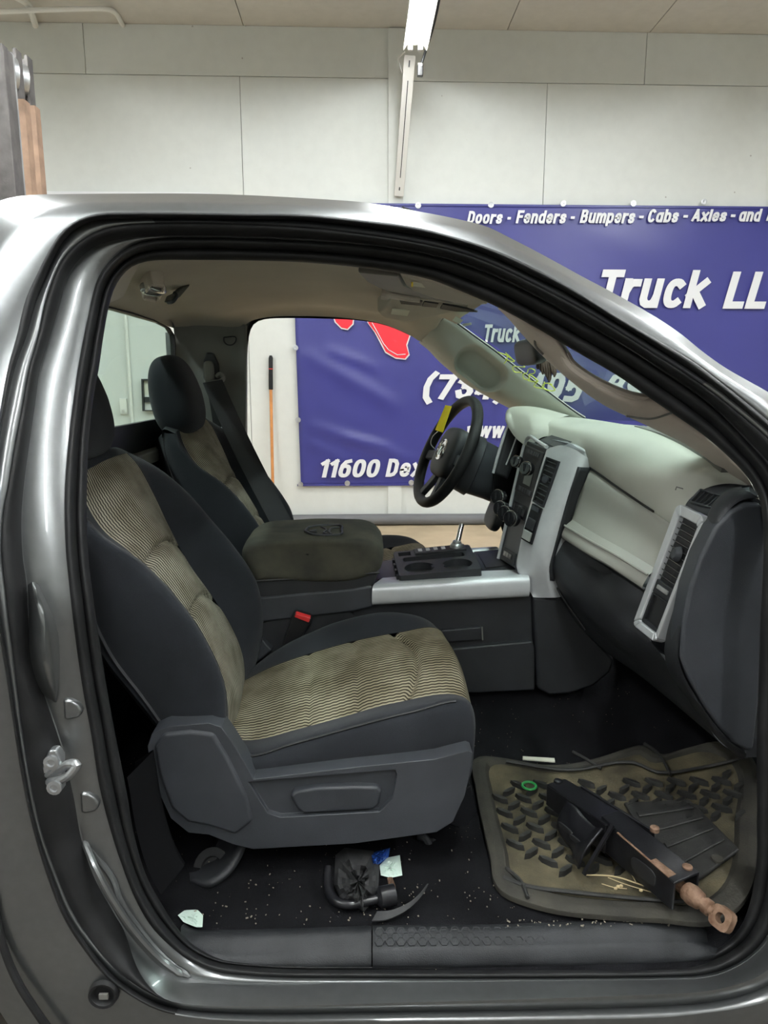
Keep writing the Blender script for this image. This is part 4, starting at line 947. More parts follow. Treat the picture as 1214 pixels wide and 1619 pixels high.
# ================================================================ SEATS
def make_seat(kind, label, hr):
    r = thing(kind, label, 'car seat', T(490, 1380, 1.62))
    # --- seatback: rails from bottom to top
    R1 = [(356,1146,1.375),(352,1085,1.375),(325,1018,1.375),(280,953,1.375),(215,888,1.38),(150,842,1.385),(118,800,1.40),(108,768,1.43)]
    R1b = [(358,1148,1.40),(355,1088,1.40),(334,1030,1.40),(292,962,1.40),(225,890,1.405),(160,845,1.41),(124,800,1.43),(112,764,1.46)]
    R2 = [(362,1150,1.47),(358,1098,1.47),(340,1052,1.47),(300,982,1.46),(247,913,1.45),(205,872,1.45),(165,840,1.45),(134,790,1.48),(124,752,1.50)]
    R25 = [(374,1130,1.61),(371,1070,1.61),(355,1022,1.61),(330,965,1.61),(295,905,1.61),(255,850,1.60),(215,800,1.60),(180,752,1.61),(160,728,1.62)]
    R3 = [(384,1110,1.76),(387,1065,1.76),(382,1030,1.76),(360,980,1.76),(330,935,1.76),(300,893,1.76),(270,838,1.75),(240,775,1.74),(215,731,1.73),(200,716,1.73)]
    R4 = [(392,1085,1.83),(410,1030,1.83),(416,975,1.83),(403,915,1.83),(370,865,1.83),(335,823,1.83),(295,778,1.82),(257,745,1.81),(222,724,1.80),(206,717,1.79)]
    R5 = [(384,1085,1.87),(398,1030,1.87),(404,975,1.87),(390,915,1.87),(358,865,1.87),(322,823,1.87),(285,778,1.86),(250,748,1.84),(222,730,1.83),(206,722,1.81)]
    bkn = [(252,1150,1.40),(212,1100,1.40),(165,1040,1.40),(130,965,1.40),(105,900,1.41),(85,840,1.42),(78,795,1.43),(80,764,1.45)]
    n = 44
    B0 = catmull(TL(bkn), n); c1, c1b, c2, c25, c3, c4, c5 = [catmull(TL(x), n) for x in (R1, R1b, R2, R25, R3, R4, R5)]
    B5 = [V((p.x, q_.y, p.z)) for p, q_ in zip(B0, c5)]
    # top cap: pull last ring back
    def cap(l): return l+[l[-1]+V((-.035, 0, .006)), l[-1]+V((-.075, 0, -.006))]
    mb = MB(); mb.surf([B0, [a.lerp(b, .5)+V((0, -.012, 0)) for a, b in zip(B0, c1)], c1, c1b, c2], nv=60, nu=34); b1 = mb.obj('near_back_bolster', M['cloth'], r, ang=80)
    mb = MB(); mb.surf([c3, c4, c5, [a.lerp(b, .5)+V((0, .01, 0)) for a, b in zip(c5, B5)], B5], nv=60, nu=34); mb.obj('far_back_bolster', M['cloth'], r, ang=80)
    def groove(p, u, v):
        d = 0
        for gv, amp in ((.40, .010), (.47, -.0), (.62, .012)):
            d += amp*math.exp(-((v-gv-.05*math.sin(math.pi*u))/.012)**2)
        return p+V((-d, 0, -d*.2))+V((.012, 0, .004))*math.sin(math.pi*u)*0
    mb = MB(); mb.surf([c2, [p+V((.008, 0, 0)) for p in c25], c3], nv=110, nu=30, disp=groove); mb.obj('back_insert', M['insert'], r, ang=80)
    # top closing strip and rear shell
    tops = [c1[-1], c1b[-1], c2[-1], c25[-1]+V((.006, 0, 0)), c3[-1], c4[-1], c5[-1]]
    tops = catmull(tops, 24)
    mb = MB(); mb.surf([tops, [p+V((-.035, 0, .012)) for p in tops], [V((B0[-1].x, p.y, p.z-.012)) for p in tops]], nv=24, nu=12); mb.obj('back_top', M['cloth'], r, ang=80)
    mb = MB(); mb.surf([B0, [a.lerp(b, .2)+V((-.04, 0, -.03)) for a, b in zip(B0, B5)], [a.lerp(b, .8)+V((-.04, 0, -.03)) for a, b in zip(B0, B5)], B5], nv=40, nu=20); mb.obj('back_shell', M['plastic'], r, ang=80)
    # piping and seams
    mb = MB(); mb.tube([p+V((.001, -.003, 0)) for p in c1b], .0022, 6); mb.obj('bolster_seam', M['black'], r)
    mb = MB(); mb.tube([a.lerp(b, .08) for a, b in zip(B0, c1)], .006, 6); mb.obj('back_welt', M['plastic'], r)
    # --- cushion: rails from rear to front
    Q0 = [(352,1200,1.385),(395,1236,1.385),(480,1224,1.385),(560,1217,1.385),(650,1205,1.385),(735,1192,1.385)]
    Qs = [(356,1188,1.375),(390,1212,1.372),(480,1198,1.372),(560,1180,1.372),(650,1160,1.372),(742,1142,1.378)]
    Q1 = [(358,1180,1.39),(388,1196,1.385),(460,1178,1.385),(560,1150,1.385),(650,1127,1.385),(738,1112,1.39)]
    Q2 = [(360,1168,1.46),(400,1170,1.46),(470,1153,1.46),(540,1134,1.46),(620,1112,1.46),(734,1102,1.455)]
    Q25 = [(374,1120,1.61),(430,1100,1.61),(500,1078,1.61),(580,1052,1.61),(650,1038,1.61),(716,1036,1.60)]
    Q3 = [(386,1076,1.76),(430,1054,1.76),(500,1030,1.76),(570,1011,1.76),(630,1000,1.76),(692,994,1.75)]
    Q4 = [(392,1062,1.82),(430,1032,1.83),(490,1000,1.84),(550,978,1.85),(605,968,1.85),(655,973,1.83)]
    Q5 = [(392,1075,1.85),(430,1050,1.86),(490,1020,1.87),(550,995,1.88),(605,985,1.88),(655,990,1.86)]
    def fr(l, dx=.018, dz=.05):
        l = TL(l); e = l[-1]
        return l+[e+V((dx*.75, 0, -dz*.45)), e+V((dx, 0, -dz)), e+V((dx*.8, 0, -dz-.07))]
    q0, qs, q1, q2, q25, q3, q4, q5 = [catmull(fr(x, *a), 60) for x, a in ((Q0, (.002, .01)), (Qs, (.010, .03)), (Q1, (.018, .05)), (Q2, (.022, .06)), (Q25, (.026, .07)), (Q3, (.03, .07)), (Q4, (.06, .05)), (Q5, (.06, .05)))]
    # keep the front edge the way the cloth falls
    mb = MB(); mb.surf([[p+V((0, .02, -.02)) for p in q0], q0, qs, q1, q2], nv=70, nu=30); mb.obj('near_cushion_bolster', M['cloth'], r, ang=80)
    mb = MB(); mb.surf([q3, q4, q5, [p+V((0, .0, -.09)) for p in q5]], nv=70, nu=24); mb.obj('far_cushion_bolster', M['cloth'], r, ang=80)
    def groove2(p, u, v):
        d = 0
        for gv, a_, cu in ((.27, .004, 0), (.44, .004, 0), (.60, .012, .05)):
            d += a_*math.exp(-((v-gv-cu*math.sin(math.pi*u))/.010)**2)
        return p+V((0, 0, -d))
    mb = MB(); mb.surf([q2, [p+V((0, 0, .002)) for p in q25], q3], nv=120, nu=30, disp=groove2); mb.obj('cushion_insert', M['insert2'], r, ang=80)
    mb = MB(); mb.tube([p+V((0, -.001, .002)) for p in q1[2:46]], .0025, 6); mb.obj('cushion_seam', M['black'], r)
    # --- plastic side valance, lever
    val = [(233,1180),(240,1160),(262,1149),(330,1143),(350,1150),(366,1172),(386,1205),(400,1232),(560,1213),(690,1200),(740,1187),(747,1190),(745,1212),(735,1258),(716,1300),(690,1316),(560,1334),(400,1343),(368,1335),(330,1320),(298,1317),(270,1294),(252,1255),(238,1212)]
    mb = MB(); mb.prism([(x, y, 1.335) for x, y in val], (0, .05, 0)); vo = mb.obj('side_valance', M['plastic2'], r, bevel=.010, seg=3)
    cut = MB(); cut.prism([(388,1252,1.30),(626,1232,1.30),(629,1240,1.30),(622,1278,1.30),(600,1300,1.30),(440,1309,1.30),(420,1302,1.30)], (0, .045, 0))
    co = cut.obj('cutter', M['plastic2']); bo = vo.modifiers.new('cut', 'BOOLEAN'); bo.object = co; bo.operation = 'DIFFERENCE'
    while vo.modifiers[0].type != 'BOOLEAN': vo.modifiers.move(1, 0)
    dg = bpy.context.evaluated_depsgraph_get(); dg.update()
    vo.modifiers['bevel'].show_viewport = False; dg.update()
    me = bpy.data.meshes.new_from_object(vo.evaluated_get(dg)); vo.modifiers.remove(bo); vo.modifiers['bevel'].show_viewport = True; old = vo.data; vo.data = me
    bpy.data.objects.remove(co)
    mb = MB(); mb.prism([(391,1253,1.357),(624,1234,1.357),(620,1278,1.357),(599,1298,1.357),(441,1307,1.357),(422,1300,1.357)], (0, .01, 0)); mb.obj('lever_recess', M['plastic'], r)
    mb = MB(); mb.prism([(458,1259,1.333),(466,1252,1.331),(500,1246,1.33),(560,1244,1.33),(598,1245,1.332),(604,1252,1.334),(600,1272,1.336),(590,1281,1.336),(505,1286,1.336),(480,1287,1.336),(470,1280,1.336)], (0, .026, 0)); mb.obj('recline_lever', M['plastic2'], r, bevel=.007, seg=3)
    # valance raised rear shield
    mb = MB(); mb.prism([(242,1182,1.328),(258,1160,1.328),(300,1155,1.328),(338,1160,1.328),(362,1200,1.328),(392,1262,1.328),(400,1300,1.328),(372,1322,1.328),(330,1308,1.328),(296,1302,1.328),(270,1280,1.328),(250,1225,1.328)], (0, .02, 0)); mb.obj('rear_shield', M['plastic2'], r, bevel=.009, seg=3)
    # cushion underside, feet, track
    mb = MB(); mb.prism([(270,1200,1.44),(400,1235,1.44),(730,1200,1.44),(715,1290,1.44),(560,1320,1.44),(300,1310,1.44)], (0, .38*K, 0)); mb.obj('seat_pan', M['black'], r)
    mb = MB(); mb.surf([[(395,1318,1.40),(385,1350,1.36),(362,1385,1.33),(330,1405,1.31),(300,1398,1.33)],[(355,1318,1.46),(340,1345,1.44),(322,1362,1.42),(308,1368,1.42),(298,1372,1.42)]], nv=24, nu=8); mb.obj('rear_foot', M['plastic'], r, solid=.012)
    mb = MB(); mb.lathe(T(335, 1372, 1.375), (-.2, -.75, .63), [(.038, -.004), (.038, .004), (.022, .004), (.020, -.003), (.001, -.003)], 24); mb.obj('foot_boss', M['black'], r)
    mb = MB(); mb.prism([(688,1290,1.50),(745,1240,1.58),(752,1288,1.58),(758,1300,1.56),(775,1338,1.52),(742,1345,1.50),(735,1315,1.50)], (0, .03, -.01)); mb.obj('front_track', M['jack'], r, bevel=.004)
    mb = MB(); mb.prism([(740,1318,1.498),(770,1310,1.505),(776,1337,1.51),(742,1346,1.498)], (0, .012, .002)); mb.obj('track_foot', M['steel'], r)
    mb = MB(); mb.tube(catmull(TL([(662,1322,1.46),(672,1325,1.45),(678,1335,1.445),(682,1340,1.445),(684,1328,1.46)]), 12), .008, 8); mb.obj('track_release', M['plastic'], r)
    # --- headrest
    hx, hy, hz_, tilt = hr
    def warp(q_):
        f = .86+.14*max(-1, min(1, q_.z*-.8+.55)) if q_.z > 0 else 1-.10*abs(q_.z)
        return V((q_.x*(1-.22*max(0, q_.z)), q_.y*(1-.10*q_.z), q_.z))
    mb = MB(); mb.rbox((hx, hy, hz_), (.135, .262*K, .245), 3.0, Matrix.Rotation(R(tilt), 3, 'Y'), 18, warp); mb.obj('headrest', M['cloth'], r, ang=80)
    for s in (-1, 1):
        mb = MB(); mb.tube([V((hx-.005, hy+s*.06, hz_-.10)), V((hx+.0, hy+s*.06, hz_-.22))], .007, 8); mb.obj('headrest_post', M['chrome'], r)
    return r
h0_ = T(304, 625, 2.25)
drx, drz = T(278, 600, 2.24).x, T(280, 626, 2.25).z
DO = V((.022, .765*K, .045))     # driver seat relative to passenger seat
ph = T(150, 640, 1.60)
hrp = (T(181, 640, 1.72).x-.065, 1.61*K, T(160, 640, 1.55).z, -12)
seat = make_seat('car_seat', 'near passenger seat with ribbed beige centre panels, charcoal bolsters and grey plastic side', hrp)
def copy_tree(o):
    c = o.copy(); COL.objects.link(c)
    for ch in list(o.children):
        k = ch.copy(); COL.objects.link(k); k.parent = c
    return c
dseat = copy_tree(seat); dseat.name = 'car_seat.001'; dseat.location = seat.location+DO
dseat['label'] = 'far driver seat behind the armrest, upright, with whole headrest in view'
hd = (T(325, 620, 2.48).x-.066, 2.365*K, (T(280, 570, 2.3).z+T(280, 682, 2.3).z)/2, -8)
for ch in dseat.children:
    if ch.name.startswith('headrest'): ch.location = V(hd[:3])-V(hrp[:3])-DO; 
# buckle
r = thing('seat_belt_buckle', 'black seat belt buckle with red button standing between passenger seat and console', 'buckle', T(460, 1025, 1.86))
ax = [(478,968,1.84),(490,978,1.84),(462,1022,1.86),(447,1015,1.86)]
mb = MB(); mb.prism([(462,975,1.835),(466,970,1.835),(492,977,1.835),(493,982,1.835),(468,1022,1.86),(445,1022,1.86)], (0, .028, .004)); mb.obj('buckle_body', M['black'], r, bevel=.004)
mb = MB(); mb.prism([(465,976,1.833),(468,970.5,1.833),(491,977.5,1.833),(488,985,1.833)], (0, .012, .004)); mb.obj('release_button', M['redbtn'], r, bevel=.002)
mb = MB(); mb.ribbon(TL([(456,1020,1.865),(440,1050,1.88)]), V((.018, 0, .008)), .004); mb.obj('buckle_strap', M['belt'], r)
mb = MB(); mb.prism([(402,1040,1.85),(414,1010,1.85),(422,1020,1.85),(430,1028,1.85),(405,1048,1.85)], (0, .04, 0)); mb.obj('buckle_boot', M['plastic2'], r, bevel=.004)

# ================================================================ DASHBOARD
dash = thing('dashboard', 'two tone dashboard, pale top and glovebox over a charcoal lower half', 'dashboard', T(1000, 1000, 1.6))
# top pad
T0 = [(1186,768,1.385),(1150,742,1.42),(1110,715,1.52),(1060,690,1.68),(1010,674,1.9),(950,668,2.15),(900,660,2.4),(880,657,2.6),(868,655,2.72)]
T1 = [(1142,765,1.425),(1115,748,1.445),(1060,716,1.55),(1000,694,1.70),(950,682,1.83),(905,672,2.02),(870,661,2.25),(850,655,2.5),(840,655,2.72)]
T15 = [(1100,782,1.465),(1085,775,1.475),(1035,752,1.53),(985,722,1.67),(940,700,1.80),(895,682,1.98),(855,668,2.22),(836,662,2.5),(826,664,2.72)]
T2 = [(1078,838,1.475),(1062,827,1.50),(1030,806,1.56),(985,776,1.66),(930,738,1.84),(880,712,2.0),(850,700,2.2),(835,690,2.5),(820,690,2.72)]
def tpd(p, u, v): return p
c0, c1, c15, c2 = [catmull(TL(x), 60) for x in (T0, T1, T15, T2)]
mb = MB(); mb.surf([[p+V((.10, 0, -.01)) for p in c0], c0, c1, c15, c2, [p+V((.03, 0, -.03)) for p in c2]], nv=70, nu=44); mb.obj('top_pad', M['dash'], dash, ang=70)
mb = MB(); mb.tube([p+V((-.001, 0, 0)) for p in c2[4:38]], .0028, 6); mb.obj('top_pad_gap', M['black'], dash)
mb = MB(); mb.ribbon(catmull(TL([(1150,744,1.41),(1110,716,1.51),(1060,691,1.67),(1010,675.5,1.88)]), 20), V((.012, 0, .0)), .008); mb.obj('defrost_strip', M['greyt'], dash)
# airbag mark
q = Quad((1070,770,1.47),(1080,773,1.455),(1078,779,1.455),(1068,775,1.47)); mb = MB(); mb.tube([q.pt(0,1,.001), q.pt(0,0,.001), q.pt(1,0,.001)], .0012, 5); mb.obj('airbag_mark', M['greyt'], dash)
# glove box door
GT = [(1079,841,1.475),(1031,809,1.56),(986,779,1.66),(930,741,1.84)]
GM = [(1056,882,1.485),(1010,851,1.57),(968,824,1.67),(908,786,1.86)]
GC = [(1038,900,1.495),(985,868,1.58),(945,846,1.69),(893,814,1.88)]
GD = [(1033,909,1.49),(982,878,1.57),(942,856,1.68),(888,824,1.87)]
GB = [(1024,929,1.50),(974,896,1.57),(934,873,1.68),(886,842,1.87)]
GU = [(1024,934,1.52),(974,901,1.59),(934,878,1.70),(886,848,1.89)]
def grid(rails, nv): return [catmull(TL(x), nv) for x in rails]
gt, gm, gc, gd, gb, gu = grid([GT, GM, GC, GD, GB, GU], 40)
mb = MB(); mb.surf([[p+V((.03, 0, -.002)) for p in gt], gt, gm, gc], nv=40, nu=30)
mb.surf([gc, [p+V((-.010, 0, .0)) for p in gd]], nv=40, nu=4); mb.surf([[p+V((-.010, 0, .0)) for p in gd], [p+V((-.012, 0, .0)) for p in gb], gu], nv=40, nu=14)
gdoor = mb.obj('glovebox_door', M['glove'], dash, ang=30)
mb = MB(); mb.tube([p+V((-.0125, 0, .001)) for p in gd], .0028, 6); mb.obj('door_ridge', M['glove'], gdoor)
mb = MB(); mb.tube(catmull(TL([(930,741,1.84),(908,786,1.86),(893,814,1.88),(886,842,1.87)]), 24), .003, 6); mb.obj('door_gap', M['black'], gdoor)
mb = MB(); mb.tube([p+V((-.006, 0, -.004)) for p in gb], .0035, 6); mb.obj('door_gap', M['black'], gdoor)
mb = MB(); mb.prism([(926,877,1.70),(962,899,1.605),(966,906,1.60),(955,909,1.63),(930,893,1.69)], (.004, 0, .002)); mb.obj('glovebox_latch_recess', M['black'], dash)
# lower dark dash: ledge, bolster
L0 = [(1020,932,1.46),(976,903,1.58),(962,898,1.62),(950,905,1.64),(928,886,1.69),(905,864,1.78),(886,849,1.90)]
L0 = [(1024,934,1.51),(976,903,1.59),(950,888,1.65),(928,874,1.70),(905,861,1.78),(886,849,1.90)]
L1 = [(1016,957,1.50),(972,930,1.58),(950,916,1.65),(928,901,1.70),(896,872,1.80),(870,850,1.91)]
L2 = [(1012,985,1.50),(965,955,1.58),(935,932,1.66),(908,910,1.73),(880,885,1.82),(864,866,1.91)]
L3 = [(1045,1035,1.43),(968,1000,1.58),(935,975,1.66),(905,945,1.73),(880,918,1.82),(868,898,1.91)]
L4 = [(1088,1092,1.41),(1010,1050,1.56),(970,1020,1.66),(930,990,1.74),(898,955,1.83),(876,925,1.92)]
L5 = [(1152,1184,1.385),(1060,1105,1.55),(1010,1066,1.66),(965,1035,1.75),(925,998,1.85),(890,960,1.93)]
def ledge(p, u, v): return p
ll = grid([L0, L1, L2, L3, L4, L5], 50)
mb = MB(); mb.surf([[p+V((.05, 0, -.0)) for p in ll[0]]]+ll+[[p+V((.20, 0, .02)) for p in ll[-1]]], nv=50, nu=60); mb.obj('lower_panel', M['plastic'], dash, ang=60)
mb = MB(); mb.tube([p+V((-.002, -.001, 0)) for p in catmull(TL([(866,868,1.908),(866,882,1.90),(876,918,1.86),(895,952,1.82),(915,980,1.78),(926,996,1.76)]), 30)], .0025, 6); mb.obj('panel_gap', M['black'], dash)
# end panel and its ridge
EP = [(1206,796),(1180,796),(1155,808),(1130,835),(1108,878),(1090,930),(1079,985),(1076,1040),(1090,1075),(1112,1115),(1138,1152),(1160,1176),(1180,1188),(1192,1188),(1202,1100),(1210,950),(1212,850)]
mb = MB(); mb.prism([(x, y, 1.285) for x, y in EP], (0, .05, 0)); mb.obj('end_panel', M['plastic2'], dash, bevel=.008, seg=3)
e0 = [(1176,768,1.36),(1150,775,1.36),(1122,808,1.355),(1120,828,1.355),(1098,880,1.37),(1072,950,1.39),(1056,1005,1.40),(1053,1030,1.40),(1058,1055,1.395),(1090,1105,1.37),(1130,1160,1.35),(1168,1198,1.335)]
e1 = [(1180,776,1.31),(1160,785,1.305),(1132,818,1.30),(1122,845,1.30),(1104,885,1.30),(1082,945,1.305),(1068,1000,1.31),(1064,1040,1.31),(1072,1070,1.31),(1102,1118,1.31),(1140,1170,1.31),(1176,1200,1.31)]
e2 = [(1200,786,1.30),(1170,792,1.295),(1142,818,1.29),(1128,842,1.29),(1108,885,1.29),(1088,940,1.29),(1076,1000,1.29),(1073,1040,1.29),(1082,1070,1.29),(1110,1118,1.29),(1146,1164,1.29),(1180,1192,1.295)]
ee = grid([e0, e1, e2], 60)
mb = MB(); mb.surf([[p+V((.07, 0, 0)) for p in ee[0]]]+ee+[[p+V((.01, .06, 0)) for p in ee[-1]]], nv=60, nu=28); mb.obj('end_ridge', M['plastic'], dash, ang=60)
# closes the dash behind the vent
mb = MB(); mb.surf([[p+V((.03,.01,0)) for p in TL(r_)] for r_ in ([(1080,800,1.49),(1055,850,1.50),(1030,910,1.505),(1008,985,1.51),(1012,1030,1.50)], [(1122,812,1.37),(1098,880,1.38),(1072,950,1.40),(1050,1020,1.41),(1056,1050,1.40)])], nv=30, nu=6)
if 0: mb.surf([[p+V((.012,0,0)) for p in catmull(TL([(1078,838,1.42),(1080,800,1.47),(1105,778,1.44),(1145,764,1.40),(1178,768,1.36)]), 12)], TL([(1085,830,1.42),(1095,800,1.42),(1115,790,1.40),(1150,775,1.37),(1178,772,1.35)])], nv=12, nu=6)
mb.obj('end_cap', M['plastic2'], dash)
# upper cap with demister grille
uc0 = [(1077,802,1.49),(1083,791,1.485),(1098,777,1.475),(1120,768,1.46),(1142,764,1.44),(1182,764,1.40)]
uc1 = [(1100,808,1.42),(1108,799,1.42),(1120,787,1.42),(1135,777,1.41),(1158,770,1.40),(1185,768,1.38)]
uc2 = [(1124,819,1.36),(1130,811,1.355),(1138,803,1.35),(1150,793,1.345),(1164,783,1.34),(1186,777,1.33)]
uu = grid([uc0, uc1, uc2], 30)
mb = MB(); mb.surf(uu+[[p+V((.01,-.01,-.02)) for p in uu[-1]]], nv=30, nu=24); mb.obj('demister_cap', M['plastic2'], dash, ang=60)
q = Quad((1112,776,1.45),(1160,791,1.355),(1136,809,1.35),(1092,797,1.455)); q.c = [p+q.n*.004 for p in q.c]
mb = MB(); q.ring(mb, [(0,0),(1,0),(1,1),(0,1)], [(.07,.12),(.93,.12),(.93,.88),(.07,.88)], -.004, .006); g = mb.obj('demister_frame', M['plastic2'], dash, bevel=.0015)
mb = MB(); q.box(mb, .06, .94, .1, .9, -.002, .0015); mb.obj('demister_opening', M['black'], g)
for k in range(5):
    mb = MB(); u = .2+k*.155; q.box(mb, u, u+.018, .1, .9, .0, .005); mb.obj('demister_fin', M['plastic2'], g)
# silver vent bezel (near)
q = Quad((1080,797,1.485),(1124,820,1.355),(1045,1019,1.405),(1008,990,1.51)); q.c = [p+q.n*.004 for p in q.c]
oo = [(.0,.03),(.12,0),(.9,0),(1,.03),(1,.97),(.9,1),(.1,1),(0,.97)]
ii = [(.22,.09),(.28,.075),(.84,.075),(.90,.09),(.90,.92),(.84,.935),(.26,.935),(.20,.92)]
mb = MB(); q.ring(mb, oo, ii, -.012, .010); bz = mb.obj('side_vent_bezel', M['silver'], dash, bevel=.004)
mb = MB(); q.box(mb, .18, .92, .06, .95, -.006, -.002); mb.obj('vent_back', M['black'], bz)
for k in range(10):
    v_ = .115+k*.047; mb = MB()
    mb.hexa([q.pt(.22,v_,.004), q.pt(.90,v_,.004), q.pt(.90,v_+.006,.004), q.pt(.22,v_+.006,.004), q.pt(.22,v_+.018,-.004), q.pt(.90,v_+.018,-.004), q.pt(.90,v_+.024,-.004), q.pt(.22,v_+.024,-.004)]); mb.obj('vent_slat', M['gloss'], bz)
mb = MB(); mb.lathe(q.pt(.56, .335, .003), q.n, [(.016, 0), (.014, .006), (.010, .010), (.001, .010)], 20); mb.obj('vent_knob', M['plastic2'], bz)
mb = MB(); q.box(mb, .21, .90, .575, .685, -.004, .006); mb.obj('vent_wheel_panel', M['plastic'], bz, bevel=.003)
mb = MB(); q.box(mb, .36, .78, .605, .640, .005, .010); mb.obj('vent_thumbwheel', M['steel'], bz, bevel=.002)
mb = MB(); q.ring(mb, [(.20,.685),(.90,.685),(.90,.935),(.20,.935)], [(.26,.70),(.85,.70),(.85,.90),(.26,.90)], -.004, .005); mb.obj('pocket_frame', M['plastic'], bz, bevel=.002)
# instrument hood
lip = [(843,704,2.10),(818,686,2.12),(803,664,2.16),(800,653,2.24),(804,646,2.36),(812,645,2.46),(808,652,2.62),(800,680,2.70)]
bas = [(878,690,2.08),(868,680,2.10),(872,668,2.16),(885,661,2.24),(895,658,2.36),(900,657,2.48),(895,662,2.64),(880,690,2.72)]
lc, bc = catmull(TL(lip), 40), catmull(TL(bas), 40)
mb = MB(); mb.surf([[p+V((-.002,0,-.014)) for p in lc], lc, [p.lerp(q_, .12)+V((0,0,.008)) for p, q_ in zip(lc, bc)], [p.lerp(q_, .5)+V((0,0,.012)) for p, q_ in zip(lc, bc)], bc], nv=40, nu=26); mb.obj('instrument_hood', M['dash'], dash, ang=80)
ci = T(860, 690, 2.4)
def shrink(l, f, dx): return [V((p.x+dx, 2.4*K+(p.y-2.4*K)*f, ci.z-.03+(p.z-ci.z+.03)*f)) for p in l]
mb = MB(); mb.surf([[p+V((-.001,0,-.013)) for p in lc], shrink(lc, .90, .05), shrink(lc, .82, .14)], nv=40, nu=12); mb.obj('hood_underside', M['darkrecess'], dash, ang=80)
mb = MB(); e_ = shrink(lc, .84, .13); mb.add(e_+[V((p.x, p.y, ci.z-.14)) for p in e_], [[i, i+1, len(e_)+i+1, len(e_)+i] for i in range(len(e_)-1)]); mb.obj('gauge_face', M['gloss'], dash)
# cluster bezel, silver edged, left of the stack
bz1 = [(826,700,2.14),(812,690,2.15),(806,680,2.17),(803,668,2.20)]
mb = MB(); mb.surf([[(806,664,2.2),(797,690,2.2),(788,720,2.2),(780,748,2.2)], [(828,668,2.2),(822,695,2.2),(812,725,2.2),(800,756,2.2)]], nv=20, nu=5); mb.obj('cluster_panel', M['plastic'], dash, solid=.02)
mb = MB(); mb.tube(catmull(TL([(806,668,2.19),(797,690,2.19),(788,718,2.19),(780,748,2.19)]), 20), .005, 8); mb.obj('cluster_trim', M['silver'], dash)
mb = MB(); mb.tube(catmull(TL([(822,676,2.17),(815,695,2.17),(806,720,2.17),(800,735,2.17)]), 20), .0025, 8); mb.obj('cluster_inner_trim', M['silver'], dash)
mb = MB(); mb.prism([(780,745,2.3),(830,690,2.3),(870,690,2.3),(860,840,2.3),(800,860,2.3),(782,800,2.3)], (.06, .40*K, 0)); mb.obj('steering_side_panel', M['darkrecess'], dash)
mb = MB(); mb.rbox(T(783, 812, 2.28), (.035, .16, .10), 3.5, Matrix.Rotation(R(20), 3, 'Y')); mb.obj('column_knee_pad', M['black'], dash)

# ---- centre stack
S = Quad((833,697,2.11),(865,711,1.915),(816,896,1.915),(790,880,2.08))
stack = thing('centre_stack', 'charcoal centre stack with radio and climate knobs framed in silver trim', 'centre stack', T(850, 1095, 1.95))
mb = MB(); mb.hexa([S.pt(0,-.0,0), S.pt(1,0,0), S.pt(1,1.02,0), S.pt(0,1.02,0)]+[S.pt(*c, -.10) for c in ((0,0),(1,0),(1,1.02),(0,1.02))]); mb.obj('stack_face', M['plastic2'], stack, bevel=.004)
mb = MB(); mb.tube(catmull([S.pt(1, -.02, .003), S.pt(.5,-.035,.003), S.pt(.12, -.04, .003), S.pt(.0, .0, .003), S.pt(-.01, .3, .004), S.pt(-.0, .6, .004), S.pt(0, 1.02, .003)], 40), .005, 8); mb.obj('stack_edge_trim', M['silver'], stack)
mb = MB(); S.box(mb, .06, .98, .03, .42, 0, .006); rad = mb.obj('radio', M['plastic'], stack, bevel=.003)
mb = MB(); S.box(mb, .25, .85, .115, .135, .006, .0072); mb.obj('disc_slot', M['black'], rad)
mb = MB(); S.box(mb, .42, .78, .205, .335, .006, .008); mb.obj('radio_display', M['display'], rad, bevel=.001)
mb = MB(); S.box(mb, .37, .50, .195, .23, .0075, .009); mb.obj('display_label', M['straw'], rad)
for k in range(7):
    mb = MB(); u = .2+k*.095; S.box(mb, u, u+.075, .055, .085, .006, .0085); mb.obj('preset_button', M['plastic2'], rad)
for k in range(6):
    mb = MB(); u = .22+k*.12; S.box(mb, u, u+.10, .365, .40, .006, .0085); mb.obj('radio_button', M['plastic2'], rad)
def knob(px, py, y, rr, h, par, name='knob', m='gloss'):
    p = T(px, py, y); n_ = (S.n*.8+V((0, -.55, 0))).normalized()
    mb = MB(); mb.lathe(p, n_, [(rr, -.006), (rr, h*.6), (rr*.94, h*.92), (rr*.86, h), (.001, h)], 24); k = mb.obj(name, M[m], par)
    mb = MB(); mb.lathe(p, n_, [(rr*.98, h*.45), (rr*1.08, h*.5), (rr*1.06, h*.66), (rr*.97, h*.7)], 24); mb.obj('knob_ring', M['chrome'], k)
    mb = MB(); mb.hexa([p+n_*(h+a)+V((0, 0, rr*b))+n_.cross(V((0, 0, 1))).normalized()*c for a in (.0015, -.001) for b, c in ((-.7, -.0025), (-.7, .0025), (.7, .0025), (.7, -.0025))]); mb.obj('knob_grip', M['plastic'], k)
    return k
knob(818, 730, 2.06, .016, .014, stack, 'volume_knob'); knob(834, 741, 1.95, .018, .014, stack, 'tuning_knob')
mb = MB(); S.box(mb, .12, .84, .50, .62, 0, .004); sw = mb.obj('switch_bank', M['gloss'], stack, bevel=.003)
for k in range(5):
    mb = MB(); u = .16+k*.135; S.box(mb, u, u+.11, .53, .59, .004, .007); mb.obj('rocker_switch', M['plastic'], sw, bevel=.001)
for px, py, y in ((790, 786, 2.12), (794, 804, 2.095), (801, 812, 2.03), (811, 820, 1.965)):
    k = knob(px, py, y, .021, .018, stack, 'climate_knob')
mb = MB(); S.box(mb, .22, .90, .90, 1.0, 0, .005); sw = mb.obj('lower_switch_bank', M['plastic'], stack, bevel=.003)
